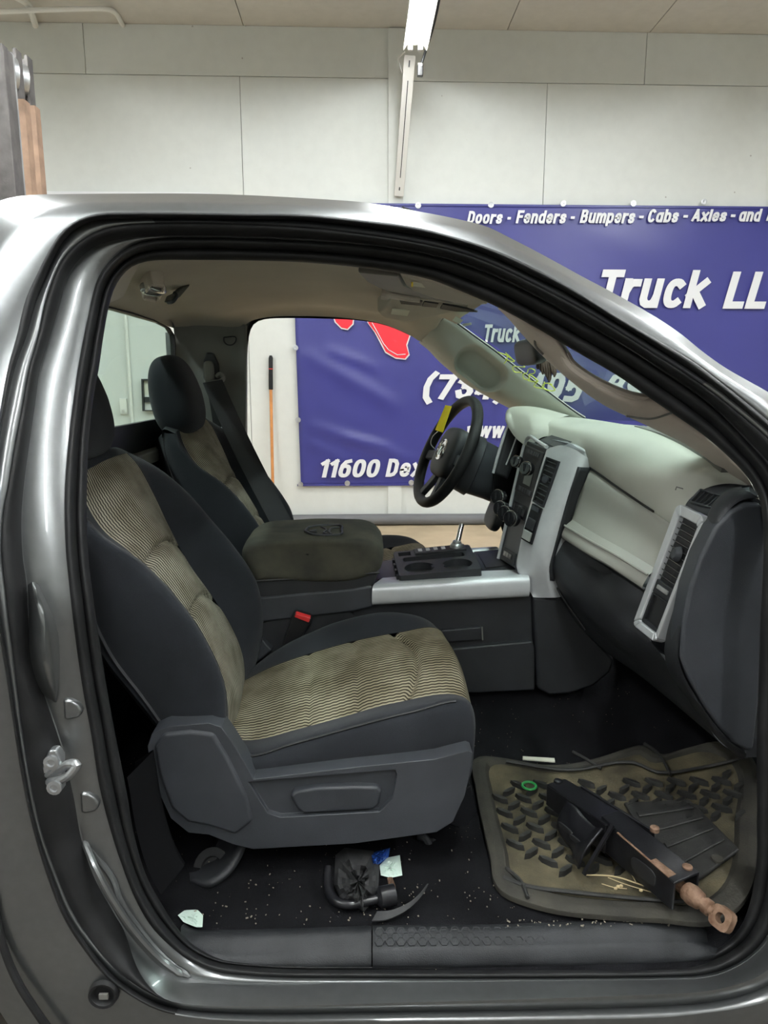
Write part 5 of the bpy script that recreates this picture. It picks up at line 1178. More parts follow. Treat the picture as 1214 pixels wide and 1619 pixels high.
for k in range(3):
    mb = MB(); u = .3+k*.16; S.box(mb, u, u+.13, .925, .965, .005, .0075); mb.obj('lower_switch', M['gloss'], sw)
# silver wrap: left strip + right band joined at top and foot
sl = [(864,711,1.912),(852,747,1.912),(841,785,1.912),(829,830,1.912),(820,870,1.912),(816,897,1.91),(827,920,1.89),(842,944,1.865)]
sm1 = [(886,704,1.875),(876,735,1.873),(862,777,1.872),(847,820,1.872),(837,865,1.872),(834,892,1.872),(839,917,1.868),(850,945,1.862)]
sm2 = [(908,710,1.846),(896,742,1.845),(881,780,1.843),(866,820,1.843),(854,860,1.843),(850,890,1.845),(854,915,1.848),(864,945,1.852)]
sr = [(930,724,1.83),(916,745,1.825),(900,780,1.825),(887,820,1.825),(874,865,1.828),(867,895,1.832),(869,918,1.838),(876,945,1.845)]
ss_ = grid([sl, sm1, sm2, sr], 50)
mb = MB(); mb.surf([[p+V((.03,0,0)) for p in ss_[0]]]+ss_+[[p+V((.06, .03, 0)) for p in ss_[-1]]], nv=50, nu=30); mb.obj('silver_wrap', M['silver'], stack, ang=60)
mb = MB(); mb.prism([(845,702,2.05),(866,692,2.05),(900,700,1.89),(927,712,1.835),(931,722,1.83),(928,737,1.83),(912,738,1.832),(884,716,1.90),(870,708,1.98)], (.05, .005, -.012)); mb.obj('silver_cap', M['silver'], stack, bevel=.006)
mb = MB(); mb.prism([(850,697,2.05),(868,690,2.06),(900,701,1.90),(882,708,1.90)], (.008, 0, .004)); mb.obj('top_tray', M['plastic'], stack, bevel=.003)
mb = MB(); mb.surf([[(913,738,1.828),(898,782,1.828),(886,822,1.828),(873,866,1.832),(866,896,1.836),(868,918,1.84)], [(931,739,1.832),(913,782,1.832),(899,822,1.84),(887,850,1.85),(880,880,1.86),(876,918,1.86)]], nv=24, nu=6); mb.obj('stack_side', M['plastic'], stack, solid=.01)
# vertical vent and sockets in silver band
q = Quad((867,723,1.893),(886,730,1.860),(861,803,1.86),(845,793,1.893)); q.c = [p+q.n*.006 for p in q.c]
mb = MB(); q.ring(mb, [(0,0),(1,0),(1,1),(0,1)], [(.08,.03),(.92,.03),(.92,.97),(.08,.97)], -.006, .004); cv = mb.obj('centre_vent_frame', M['plastic'], stack)
mb = MB(); q.box(mb, .06, .94, .02, .98, -.006, -.001); mb.obj('vent_back', M['black'], cv)
for k in range(9):
    v_ = .06+k*.1; mb = MB(); q.box(mb, .08, .92, v_, v_+.022, -.001, .003); mb.obj('vent_slat', M['gloss'], cv)
mb = MB(); mb.lathe(q.pt(.5, .45, .002), q.n, [(.010, 0), (.009, .005), (.001, .006)], 20); mb.obj('vent_knob', M['plastic2'], cv)
q = Quad((844,796,1.893),(860,805,1.862),(843,862,1.862),(826,852,1.893)); q.c = [p+q.n*.006 for p in q.c]
mb = MB(); q.box(mb, 0, 1, 0, 1, -.004, .002); so = mb.obj('socket_panel', M['gloss'], stack, bevel=.002)
mb = MB(); q.box(mb, .15, .8, .03, .14, .002, .006); mb.obj('vent_thumbwheel', M['plastic2'], so)
mb = MB(); q.box(mb, .12, .85, .36, .66, .002, .007); mb.obj('socket_cover', M['plastic'], so, bevel=.002)
mb = MB(); q.box(mb, .12, .85, .70, .95, .002, .008); mb.obj('power_outlet', M['display'], so, bevel=.002)
# lower black housing of the stack
lowp = [(842,944),(877,946),(884,935),(905,970),(930,1000),(960,1030),(972,1044),(965,1064),(938,1086),(900,1098),(868,1100),(850,1090)]
mb = MB(); mb.prism([(x, y, 1.862) for x, y in lowp], (0, .40*K, 0)); mb.obj('stack_foot', M['plastic'], stack, bevel=.012, seg=3)

# ================================================================ CONSOLE AND ARMREST
con = thing('centre_console', 'dark centre console with silver rails and a padded armrest lid', 'console', T(700, 1090, 2.0))
ztop = T(600, 945, 1.87).z
mb = MB(); mb.prism([(396,948,1.885),(588,938,1.885),(842,930,1.885),(844,1088,1.885),(700,1095,1.885),(400,1100,1.885)], (0, .285*K, 0)); mb.obj('console_body', M['plastic'], con, bevel=.006)
mb = MB(); mb.prism([(388,946,1.868),(560,930,1.868),(588,925,1.868),(592,960,1.868),(560,968,1.868),(410,985,1.868),(390,985,1.868)], (0, .03, 0)); mb.obj('console_shoulder', M['plastic2'], con, bevel=.008, seg=3)
mb = MB(); mb.prism([(410,985,1.878),(540,955,1.878),(560,972,1.878),(566,990,1.878),(560,1040,1.878),(410,1050,1.878)], (0, .01, 0)); mb.obj('side_panel', M['plastic'], con, bevel=.004)
mb = MB(); mb.prism([(690,1028,1.868),(842,1014,1.868),(846,1024,1.868),(846,1092,1.868),(760,1096,1.868),(690,1096,1.868)], (0, .03, 0)); mb.obj('lower_side_step', M['plastic'], con, bevel=.006)
mb = MB(); mb.prism([(696,997,1.872),(762,991,1.872),(763,1012,1.872),(712,1016,1.872),(700,1016,1.872)], (0, .02, 0)); pk = mb.obj('side_pocket', M['plastic'], con, bevel=.005)
mb = MB(); mb.tube(TL([(762,991,1.87),(763,1012,1.87)]), .002, 6); mb.obj('pocket_stitch', M['greyt'], pk)
# silver near rail: rolled edge
def zt(px, py, dz=0): return P(px, py, Z=ztop+dz)
rl = [[(588,956,1.86),(700,950,1.86),(836,943,1.86)], [(588,938,1.855),(700,932,1.855),(838,926,1.855)], [(589,929,1.86),(700,922,1.86),(837,914,1.86)], [(597,917,1.925),(700,910,1.925),(828,903,1.925)], [(605,908,1.97),(700,900,1.97),(812,895,1.97)]]
rl = [TL(r_) for r_ in rl]; rl[3] = [p+V((0,0,-.004)) for p in rl[3]]; rl[4] = [p+V((0,0,-.010)) for p in rl[4]]
mb = MB(); mb.surf([[p+V((0,.03,0)) for p in TL(rl[0])]]+rl, nv=30, nu=34); mb.obj('silver_rail', M['silver'], con, ang=60)
mb = MB(); mb.surf([[(640,876,2.24),(700,873,2.24),(788,867,2.24)], [(640,872,2.28),(700,869,2.28),(785,864,2.28)]], nv=12, nu=4); mb.obj('far_silver_rail', M['silver'], con, solid=.015)
# bin behind tray and front bin
mb = MB(); mb.hexa([T(597,916,1.97), T(625,912,1.97), T(622,885,2.22), T(600,887,2.22)]+[p+V((0,0,-.012)) for p in [T(597,916,1.97), T(625,912,1.97), T(622,885,2.22), T(600,887,2.22)]]); mb.obj('rear_bin_floor', M['black'], con)
mb = MB(); mb.hexa([T(764,905,1.975), T(815,898,1.975), T(792,868,2.22), T(748,872,2.22)]+[p+V((0,0,-.02)) for p in [T(764,905,1.975), T(815,898,1.975), T(792,868,2.22), T(748,872,2.22)]]); mb.obj('front_bin', M['plastic'], con, bevel=.004)
mb = MB(); q = Quad((752,876,2.19),(790,872,2.19),(812,896,1.99),(766,902,1.99)); q.box(mb, .08, .98, .08, .92, .001, .003); mb.obj('front_bin_floor', M['black'], con)
# cup holder tray
ct = thing('cup_holder_tray', 'black rubber cup holder tray with two round wells sitting loose on the console', 'cup holder', T(690, 915, 2.05))
q = Quad((622,881,2.15),(742,869,2.15),(762,908,1.905),(632,920,1.905))
h = .028
mb = MB()
def wells():
    outer = [(0,0),(1,0),(1,1),(0,1)]
# top plate with real holes: fill between outline and wells
bm_pts = []
def hole(cu, cv, ru, rv, n_=28): return [(cu+ru*math.cos(2*math.pi*k/n_), cv+rv*math.sin(2*math.pi*k/n_)) for k in range(n_)]
holes = [hole(.27, .74, .185, .19), hole(.74, .74, .185, .19), [(.20,.30),(.86,.30),(.88,.34),(.88,.44),(.86,.47),(.12,.47),(.10,.44),(.10,.34),(.12,.30)], [(.06,.06),(.22,.06),(.22,.22),(.06,.22)]]
def holed(q, outer, holes, d0, d1):
    bm = bmesh.new(); loops = []
    for lp in [outer]+holes:
        vs = [bm.verts.new(V((c[0], c[1], 0))) for c in lp]; es = [bm.edges.new((vs[i], vs[(i+1) % len(vs)])) for i in range(len(vs))]; loops.append(es)
    bmesh.ops.triangle_fill(bm, use_beauty=True, use_dissolve=False, edges=[e for l in loops for e in l])
    # drop faces that lie inside holes
    def inside(pt, poly):
        c = False; j = len(poly)-1
        for i in range(len(poly)):
            if (poly[i][1] > pt.y) != (poly[j][1] > pt.y) and pt.x < (poly[j][0]-poly[i][0])*(pt.y-poly[i][1])/(poly[j][1]-poly[i][1])+poly[i][0]: c = not c
            j = i
        return c
    for f in list(bm.faces):
        ce = f.calc_center_median()
        if any(inside(ce, hl) for hl in holes): bm.faces.remove(f)
    bm.verts.index_update(); vs = [v.co.copy() for v in bm.verts]; fs = [[v.index for v in f.verts] for f in bm.faces]; bm.free()
    mb = MB(); mb.add([q.pt(v.x, v.y, d1) for v in vs], fs)
    for lp in [outer]+holes:
        n_ = len(lp); mb.add([q.pt(*c, d1) for c in lp]+[q.pt(*c, d0) for c in lp], [[i, (i+1) % n_, n_+(i+1) % n_, n_+i] for i in range(n_)])
    return mb
outer = [(.02,0),(.98,0),(1,.04),(1,.96),(.98,1),(.02,1),(0,.96),(0,.04)]
holed(q, outer, holes, -.035, .016).obj('tray_body', M['plastic'], ct, ang=40)
mb = MB()
for hl in holes: mb.add([q.pt(*c, -.002) for c in hl], [list(range(len(hl)))])
mb.obj('well_floor', M['black'], ct)
mb = MB(); q.box(mb, .42, .58, .70, .78, .0, .0158); mb.obj('well_bridge', M['plastic'], ct)
for k in range(4):
    mb = MB(); q.box(mb, -.03, .0, .15+k*.22, .24+k*.22, -.01, .008); mb.obj('tray_tab', M['plastic'], ct)
# shift lever
sh = thing('shift_lever', 'chrome shift lever rod standing on its indicator plate behind the cup holders', 'gear lever', T(720, 876, 2.14))
qt = q
mb = MB(); qt.box(mb, .27, .93, .03, .25, .014, .022); mb.obj('gate_plate', M['plastic'], sh, bevel=.002)
lp = qt.pt(.82, .14, .022); top_ = T(730, 829, 2.14)
mb = MB(); mb.tube([lp, lp.lerp(top_, .5), top_], [.0085, .0075, .0075], 12); mb.obj('rod', M['chrome'], sh)
mb = MB(); mb.lathe(lp, (0, -.1, 1), [(.020, -.004), (.018, .008), (.013, .012), (.012, .018), (.001, .018)], 20); mb.obj('rod_collar', M['steel'], sh)
for k in range(4):
    u = .32+k*.10; mb = MB(); qt.box(mb, u, u+.05, .08, .18, .022, .0235); mb.obj('gear_mark', M['white'], sh)
# armrest
arm = con
lo_ = [(402,916),(388,890),(378,874),(380,858),(392,850),(430,846),(520,843),(580,846),(600,856),(606,876),(602,900)]
y0 = 1.87
near_o = TL([(402,919,y0),(386,893,y0),(380,878,y0),(384,866,y0),(400,859,y0),(450,855,y0),(540,853,y0),(588,857,y0),(603,868,y0),(606,882,y0),(600,904,y0)])
W_ = .30*K
def off(f, dy, l=near_o):
    c = sum(l, V())/len(l); return [V((c.x+(p.x-c.x)*f, p.y+dy, c.z+(p.z-c.z)*f)) for p in l]
mb = MB(); mb.surf([r_+[r_[0]] for r_ in (off(.02, -.003), off(.5, -.004), off(.90, -.004), off(.975, .006), off(1, .03), off(1.02, W_*.5), off(1.0, W_-.03), off(.95, W_), off(.05, W_+.004))], nv=80, nu=70, smooth=True)
lid = mb.obj('armrest_lid', M['cloth2'], arm, ang=80); lid['label'] = 'brownish padded armrest lid with embossed shield'
mb = MB(); mb.prism([(398,918,1.872),(600,905,1.872),(588,930,1.872),(560,936,1.872),(416,946,1.872),(408,944,1.872)], (0, .29*K, 0)); mb.obj('armrest_box', M['plastic'], arm, bevel=.008, seg=3)
mb = MB(); mb.tube(TL([(402,919,1.868),(500,913,1.868),(600,905,1.868)]), .003, 6); mb.obj('lid_gap', M['black'], arm)
q = Quad((492,829.5,2.10),(542,828.5,2.10),(543,846,1.95),(478,846,1.95)); za = max(p.z for p in off(1.02, W_*.5))
def atop(px, py, d=0): return P(px, py, Z=za+d)
em = [(482,840),(490,833),(505,831),(525,830.5),(538,831),(540,838),(538,845),(515,846.5),(495,845)]
mb = MB(); mb.tube(catmull([atop(x, y, .0015) for x, y in em+[em[0]]], 60), .0035, 6); mb.obj('emblem_shield', M['plastic'], lid)
for pp in ([(508,833),(516,838),(512,843),(520,845)], [(536,834),(526,835),(520,840),(524,845)], [(500,838),(490,840),(500,842)]):
    mb = MB(); mb.tube(catmull([atop(x, y, .0015) for x, y in pp], 20), .003, 6); mb.obj('emblem_horn', M['plastic'], lid)
mb = MB(); q = Quad((590,843,2.02),(597,846,1.98),(605,866,1.93),(596,862,1.96)); q.c = [p+q.n*.012 for p in q.c]; q.box(mb, 0, 1, 0, 1, 0, .001); fl_ = mb.obj('flag_sticker', M['white'], arm)
mb = MB(); q.box(mb, .05, .95, .05, .4, .001, .0016); mb.obj('blue_field', M['blue'], fl_)
for k in range(3):
    mb = MB(); q.box(mb, .05, .95, .48+k*.17, .55+k*.17, .001, .0016); mb.obj('red_stripe', M['red'], fl_)

# ================================================================ STEERING WHEEL
SW = thing('steering_wheel', 'black steering wheel seen edge on with round emblem and a yellow tag', 'steering wheel', T(705, 715, 2.45))
wc = T(706, 714, 2.42)
nrm = V((-.86, -.18, .42)).normalized()          # faces the driver
upw = (V((0, 0, 1))-nrm*nrm.z).normalized(); sdw = nrm.cross(upw)
RW = .178
def wp(a, r_, d=0): return wc+upw*math.cos(a)*r_+sdw*math.sin(a)*r_+nrm*d
mb = MB(); n_ = 72; seg = 14; vs = []; fs = []
for i in range(n_):
    a = 2*math.pi*i/n_; c = wp(a, RW); ro = (c-wc).normalized()
    for k in range(seg):
        t = 2*math.pi*k/seg; vs.append(c+ro*math.cos(t)*.0165+nrm*math.sin(t)*.0185)
for i in range(n_):
    for k in range(seg): fs.append([i*seg+k, i*seg+(k+1) % seg, ((i+1) % n_)*seg+(k+1) % seg, ((i+1) % n_)*seg+k])
mb.add(vs, fs); mb.obj('rim', M['rubber'], SW, ang=80)
hub = wc-nrm*.012
rot = nrm.to_track_quat('Z', 'Y').to_matrix()
mb = MB(); mb.rbox(hub, (.17, .17, .06), 3.5, rot); hb = mb.obj('airbag_cover', M['plastic'], SW, ang=60)
mb = MB(); mb.lathe(hub+nrm*.024, nrm, [(.036, 0), (.036, .008), (.031, .010), (.030, .007), (.001, .007)], 32); bd = mb.obj('badge_ring', M['chrome'], hb)
mb = MB()
for s in (-1, 1):
    mb.tube(catmull([hub+nrm*.036+sdw*s*x+upw*y for x, y in ((.002, -.020), (.006, .004), (.012, .016), (.020, .012), (.020, -.002))], 16), .0032, 6)
mb.obj('badge_emblem', M['chrome'], hb)
for a in (R(100), R(260), R(160), R(200)):
    mb = MB(); mb.ribbon([wp(a, .06, -.018), wp(a, .12, -.012), wp(a, RW-.004, -.002)], (wp(a+.5, 1)-wp(a, 1)).normalized()*.017, .018); mb.obj('spoke', M['plastic2'], SW, bevel=.004)
# column
col0 = hub-nrm*.03; col1 = T(800, 752, 2.42)
cdir = (col1-col0)
mb = MB()
rings = []
for t, rx, rz in ((0, .070, .075), (.12, .085, .088), (.34, .088, .092), (.36, .080, .085), (.7, .074, .080), (1.15, .070, .078)):
    c = col0+cdir*t-V((0, 0, .008*t)); a_ = V((0, 1, 0)); b_ = cdir.cross(a_).normalized()
    if b_.z < 0: b_ = -b_
    rings.append([c+a_*rx*math.copysign(abs(math.cos(k))**.7, math.cos(k))+b_*rz*math.copysign(abs(math.sin(k))**.7, math.sin(k))*(1.0 if math.sin(k) > 0 else 1.15) for k in [2*math.pi*i/24 for i in range(24)]])
for i in range(5): mb.add(rings[i]+rings[i+1], [[k, (k+1) % 24, 24+(k+1) % 24, 24+k] for k in range(24)])
mb.add(rings[0], [list(range(24))]); mb.obj('column_shroud', M['plastic2'], SW, ang=50)
mb = MB(); mb.box(col0+cdir*.3+V((0, 0, .085)), (.05, .07, .012), Matrix.Rotation(R(18), 3, 'Y')); mb.obj('hazard_switch', M['plastic'], SW, bevel=.003)
tagq = Quad((704,641,2.43),(714,643,2.42),(700,684,2.33),(688,680,2.34))
mb = MB(); tagq.box(mb, 0, 1, 0, 1, 0, .0015)
tag(mb.obj('paper_tag', M['yellow']), 'yellow paper tag tied to the left side of the steering wheel rim', 'tag')
mb = MB(); mb.tube(catmull(TL([(692,682,2.40),(684,690,2.40),(681,702,2.41),(690,712,2.42)]), 20), .0014, 5); tag(mb.obj('tag_string', M['white']), 'thin white string looping from the yellow tag to the steering wheel', 'string')

# ================================================================ MIRROR
mr = thing('rear_view_mirror', 'black rear view mirror mostly hidden behind the near windshield pillar', 'mirror', T(832, 560, 2.05))
mb = MB(); mb.rbox(T(838, 556, 2.04), (.045, .24, .07), 4, Matrix.Rotation(R(-12), 3, 'Y')); mb.obj('mirror_housing', M['black'], mr)
mb = MB(); mb.tube(catmull(TL([(838,556,2.03),(848,560,2.03),(858,566,2.04),(866,540,2.04)]), 12), .007, 8); mb.obj('mirror_stem', M['black'], mr)
for k in range(8):
    x = 848+k*3.6; l = 22+((k*37) % 17)
    mb = MB(); mb.ribbon(catmull(TL([(x, 562+k*1.2, 2.02+.004*k), (x+2+k*.3, 562+l*.6+k*1.2, 2.02), (x+3+((k*13) % 5)-1, 562+l+k*1.2, 2.02)]), 8), [V((.005, .003, 0))]*7+[V((.0015, .001, 0))], .0015)
    tag(mb.obj('hanging_feather', M['feather']), 'dark brown feather strip hanging in the bunch under the rear view mirror', 'feather', 'feathers under the mirror')
# yellow marker writing on the glass (seen from behind)
wm = thing('windshield_writing', 'mirrored yellow marker characters written on the windshield glass above the far pillar', 'writing', T(835, 600, 2.4))
def onglass(px, py):
    # windshield plane: from the far pillar line, tilted with the glass
    a = T(700, 508, 2.50); b = T(900, 655, 2.50); c = ng[0]
    n_ = (b-a).cross(V((0, 1, 0))).normalized(); d = ray(px, py); t = (a-CAM).dot(n_)/d.dot(n_); return CAM+d*t+n_*(-.004 if n_.x > 0 else .004)
for pts in ([(790,556),(797,560),(812,556)], [(812,556),(805,574),(794,558)], [(805,574),(800,562)], ):
    pass
for nm, pts, closed in (('mark_a', [(789,555),(801,560),(815,569)], 0), ('mark_b', [(801,556),(803,565),(798,573)], 0), ('mark_c', [(803,558),(814,570),(800,566)], 0), ('mark_d', [(818,569),(830,577),(822,578),(812,578),(814,586),(826,587)], 0),
                        ('mark_e', [(838,590),(846,588),(846,582),(838,581),(834,588),(828,590),(830,598),(838,598),(840,591),(848,596),(846,602),(836,600)], 0), ('mark_f', [(852,600),(846,610),(858,612),(862,602)], 0), ('mark_g', [(868,604),(876,610),(870,616),(860,612),(866,604),(874,606)], 0)):
    mb = MB(); mb.tube(catmull([onglass(x, y) for x, y in pts], 30), .0016, 6); mb.obj('marker_stroke', M['marker'], wm)
# reversed sticker at top of windshield
q = Quad(onglass(722,498), onglass(748,512), onglass(742,518), onglass(716,505)); mb = MB(); q.box(mb, 0, .45, 0, .9, 0, .001); tag(mb.obj('windshield_sticker', M['paper']), 'small pale sticker at the top far corner of the windshield', 'sticker')
q = Quad(onglass(732,510), onglass(746,508), onglass(747,511), onglass(734,514)); mb = MB(); q.box(mb, 0, 1, 0, 1, 0, .001); tag(mb.obj('sticker_strip', M['paper']), 'small white sticker strip just below the pale windshield corner sticker', 'sticker')

# ================================================================ FLOOR ITEMS
zm = zfl+.012
def pix(p):
    d = p-CAM; z = d.dot(FWD); return CX+F_PX*d.dot(RGT)/z, CY-F_PX*d.dot(UPV)/z
MT = [(749,1204),(760,1199),(800,1203),(850,1212),(900,1211),(950,1200),(1000,1184),(1018,1181),(1042,1196),(1090,1185),(1140,1176),(1178,1190),(1196,1214),(1196,1300),(1190,1400),(1165,1440),(1120,1462),(1050,1457),(960,1452),(880,1443),(830,1430),(795,1415),(780,1395),(776,1365),(768,1330),(752,1250)]
def mz(px, py):        # mat surface: flat, rising towards the front and the tunnel
    p = P(px, py, Z=zm); f = sstep(.40, .95, p.x)*.05+sstep(1.45, 1.75, p.y)*.03
    return P(px, py, Z=zm+f)
mt = thing('floor_mat', 'muddy black rubber floor mat with raised tread bars in the passenger footwell', 'floor mat', P(960, 1330, Z=zm))
outer = [mz(x, y) for x, y in MT]
oc_ = sum(outer, V())/len(outer)
d_ = catmull(outer, 120, closed=True)
rp = lambda p, h: mz(*pix(p))+V((0, 0, h))
rim1 = [rp(oc_.lerp(p, .95), .011) for p in d_]; rim2 = [rp(oc_.lerp(p, .89), .009) for p in d_]; rim3 = [rp(oc_.lerp(p, .86), .001) for p in d_]
mb = MB(); mb.surf([r_+[r_[0]] for r_ in ([p+V((0,0,-.004)) for p in d_], [p+V((0,0,.006)) for p in d_], rim1, rim2, rim3)], nv=121, nu=24, smooth=False); mb.obj('mat_rim', M['mat'], mt, ang=40)
mb = MB(); vs = []; fs = []; nr_ = 14
for k in range(nr_+1):
    for p in rim3: vs.append(rp(oc_.lerp(p, 1-k/nr_*.999), .001))
for k in range(nr_):
    for i in range(120): fs.append([k*120+i, k*120+(i+1) % 120, (k+1)*120+(i+1) % 120, (k+1)*120+i])
mb.add(vs, fs); mb.obj('mat_pan', M['matdirt'], mt, ang=60)
# tread bars
def pin(px, py, poly):
    c = False; j = len(poly)-1
    for i in range(len(poly)):
        if (poly[i][1] > py) != (poly[j][1] > py) and px < (poly[j][0]-poly[i][0])*(py-poly[i][1])/(poly[j][1]-poly[i][1])+poly[i][0]: c = not c
        j = i
    return c
TP = [(782,1236),(860,1240),(900,1236),(950,1245),(1020,1230),(1080,1236),(1175,1222),(1172,1300),(1090,1295),(985,1275),(960,1300),(990,1345),(985,1388),(940,1392),(850,1375),(812,1352),(795,1300)]
mb = MB()
def pix(p):
    d = p-CAM; z = d.dot(FWD); return CX+F_PX*d.dot(RGT)/z, CY-F_PX*d.dot(UPV)/z
for i in range(-2, 44):
    for j in range(0, 28):
        x = .10+i*.0275; y = 1.10+j*.0275
        if (i+j) % 2: continue
        p = V((x, y, zm)); px, py = pix(p)
        if not pin(px, py, TP): continue
        p = mz(px, py); an = R(38) if (j % 2) else R(-42)
        p = p+V((0, 0, -.001)); ca, sa = math.cos(an), math.sin(an); L2, w2, hh = .0225, .0060, .010
        o2 = [(-L2, 0), (-L2*.5, -w2), (L2*.5, -w2), (L2, 0), (L2*.5, w2), (-L2*.5, w2)]
        bt = [p+V((a*ca-b*sa, a*sa+b*ca, .002)) for a, b in o2]; tp = [p+V(((a*ca-b*sa)*.9, (a*sa+b*ca)*.8, hh+.003)) for a, b in o2]
        mb.add(bt+tp, [list(range(6, 12))]+[[k, (k+1) % 6, 6+(k+1) % 6, 6+k] for k in range(6)])
lg = mb.obj('tread_bars', M['lug'], mt, ang=30); lg['kind'] = 'stuff'
# ribbed heel plate
q = Quad(mz(986,1275), mz(1090,1270), mz(1170,1350), mz(1075,1420))
mb = MB(); q.box(mb, 0, 1, 0, 1, .003, .012); hp = mb.obj('heel_plate', M['lug'], mt, bevel=.004)
for k in range(4):
    mb = MB(); v_ = .16+k*.2; q.box(mb, .08+.05*k, .92, v_, v_+.06, .012, .017); mb.obj('heel_rib', M['lug'], hp, bevel=.002)
mb = MB(); mb.lathe(mz(1133, 1368)+V((0,0,.012)), (0, 0, 1), [(.012, 0), (.011, .004), (.001, .004)], 20); mb.obj('mat_stud', M['mat'], hp)
for pts in ([(796,1395),(830,1408),(900,1418),(1000,1428),(1080,1434)], [(800,1380),(822,1400),(834,1428)], [(905,1195),(925,1206),(950,1222)], [(1018,1182),(1040,1198),(1060,1232)], [(800,1210),(900,1224),(1000,1212),(1040,1228),(1100,1222),(1180,1204)]):
    mb = MB(); mb.tube(catmull([mz(x, y)+V((0,0,.011)) for x, y in pts], 30), .004, 6); mb.obj('mat_groove', M['lug'], mt)

# scissor jack
jk = thing('scissor_jack', 'black steel scissor jack with rusty screw eye lying across the floor mat', 'car jack', mz(1000, 1340))
zj = zm+.045
ja = P(878, 1248, Z=zj+.02); jb = P(1085, 1408, Z=zj+.02)
jd = (jb-ja).normalized(); js = jd.cross(V((0,0,1))).normalized()
if js.y > 0: js = -js                        # towards the camera
ju = V((0,0,1))
LJ = (jb-ja).length
def jp(s, a, h): return ja+jd*(LJ*s)+js*a+ju*h
def channel(s0, s1, w0, w1, h0, h1, name, m='jack', zb=-.03):
    mb = MB()
    for sd in (-1, 1):
        mb.hexa([jp(s0, sd*w0, zb), jp(s1, sd*w1, zb), jp(s1, sd*w1, h1), jp(s0, sd*w0, h0), jp(s0, sd*(w0-.005), zb), jp(s1, sd*(w1-.005), zb), jp(s1, sd*(w1-.005), h1), jp(s0, sd*(w0-.005), h0)])
    mb.hexa([jp(s0, w0, h0-.005), jp(s1, w1, h1-.005), jp(s1, -w1, h1-.005), jp(s0, -w0, h0-.005), jp(s0, w0, h0), jp(s1, w1, h1), jp(s1, -w1, h1), jp(s0, -w0, h0)])
    return mb.obj(name, M[m], jk, bevel=.003)
channel(.0, .52, .026, .030, .020, .034, 'upper_arm'); channel(.46, 1.0, .024, .032, .040, .026, 'lower_arm')
mb = MB(); mb.hexa([jp(.12, -.032, -.03), jp(.62, -.062, -.03), jp(.62, -.062, .014), jp(.12, -.032, .024), jp(.12, -.038, -.03), jp(.62, -.068, -.03), jp(.62, -.068, .014), jp(.12, -.038, .024)]); mb.obj('back_plate', M['jack'], jk, bevel=.002)
mb = MB(); mb.surf([[jp(.22, .032, .024), jp(.30, .036, .030), jp(.38, .036, .022), jp(.48, .040, .022), jp(.56, .050, .040)], [jp(.20, .046, -.01), jp(.30, .056, -.012), jp(.38, .060, -.012), jp(.47, .074, -.014), jp(.55, .090, -.002)], [jp(.20, .050, -.035), jp(.30, .060, -.04), jp(.38, .066, -.04), jp(.46, .082, -.042), jp(.54, .098, -.036)]], nv=30, nu=14); mb.obj('base_bracket', M['jack'], jk, solid=.004, ang=60)
mb = MB(); mb.hexa([jp(.555, .098, -.040), jp(.575, .098, -.040), jp(.575, .030, .045), jp(.555, .030, .045), jp(.555, .094, -.044), jp(.575, .094, -.044), jp(.575, .026, .041), jp(.555, .026, .041)]); mb.obj('bracket_lip', M['jack'], jk)
for s, a in ((.30, .0585), (.42, .0655)):
    mb = MB(); mb.rbox(jp(s, a+.003, -.012), (.045, .004, .012), 3, Matrix((jd, js, ju)).transposed()); mb.obj('bracket_slot', M['black'], jk)
mb = MB(); mb.rbox(jp(.80, .0305, .0), (.060, .004, .034), 3, Matrix((jd, js, ju)).transposed()); mb.obj('arm_window', M['black'], jk)
for s, a, h_ in ((.02, .0, .022), (.62, -.065, .018), (.95, -.02, .026)):
    mb = MB(); mb.lathe(jp(s, a, h_), (0, 0, 1), [(.009, -.004), (.009, .004), (.006, .006), (.001, .006)], 16); mb.obj('rivet', M['rust'] if s > .5 else M['jack'], jk)
mb = MB(); mb.hexa([jp(.60, .030, .0355), jp(.96, .031, .0275), jp(.96, .012, .0275), jp(.60, .020, .0355)]+[jp(.60, .030, .034), jp(.96, .031, .026), jp(.96, .012, .026), jp(.60, .020, .034)]); mb.obj('rust_streak', M['rust'], jk)
mb = MB(); mb.tube([jp(.5, 0, -.006), jp(1.01, 0, .0)], .011, 12); mb.obj('screw_rod', M['rust'], jk)
mb = MB(); mb.lathe(jp(.985, 0, 0), jd, [(r_*.66, h_*.62) for r_, h_ in [(.012, 0), (.024, .008), (.028, .03), (.024, .055), (.017, .062), (.017, .070), (.021, .072), (.021, .088), (.015, .092), (.015, .105), (.001, .105)]], 20); mb.obj('screw_nut', M['rust'], jk)
ec = jp(.985, 0, 0)+jd*.080; ea = (js*.85+ju*.5).normalized(); eb = jd; en = eb.cross(ea)
mb = MB(); n_ = 24; vs = []; fs = []
for d in (-.008, .008):
    for rr_, pw in ((.0185, 4), (.0085, 2)):
        for k in range(n_):
            t = 2*math.pi*k/n_; c, s = math.cos(t), math.sin(t); L = (abs(c)**pw+abs(s)**pw)**(-1/pw); vs.append(ec+eb*c*L*rr_+en*s*L*rr_+ea*d)
for k in range(n_):
    k2 = (k+1) % n_; fs += [[k, k2, n_+k2, n_+k], [2*n_+k, 2*n_+k2, 3*n_+k2, 3*n_+k], [k, k2, 2*n_+k2, 2*n_+k], [n_+k, n_+k2, 3*n_+k2, 3*n_+k]]
mb.add(vs, fs); mb.obj('screw_eye', M['rust'], jk, ang=40)

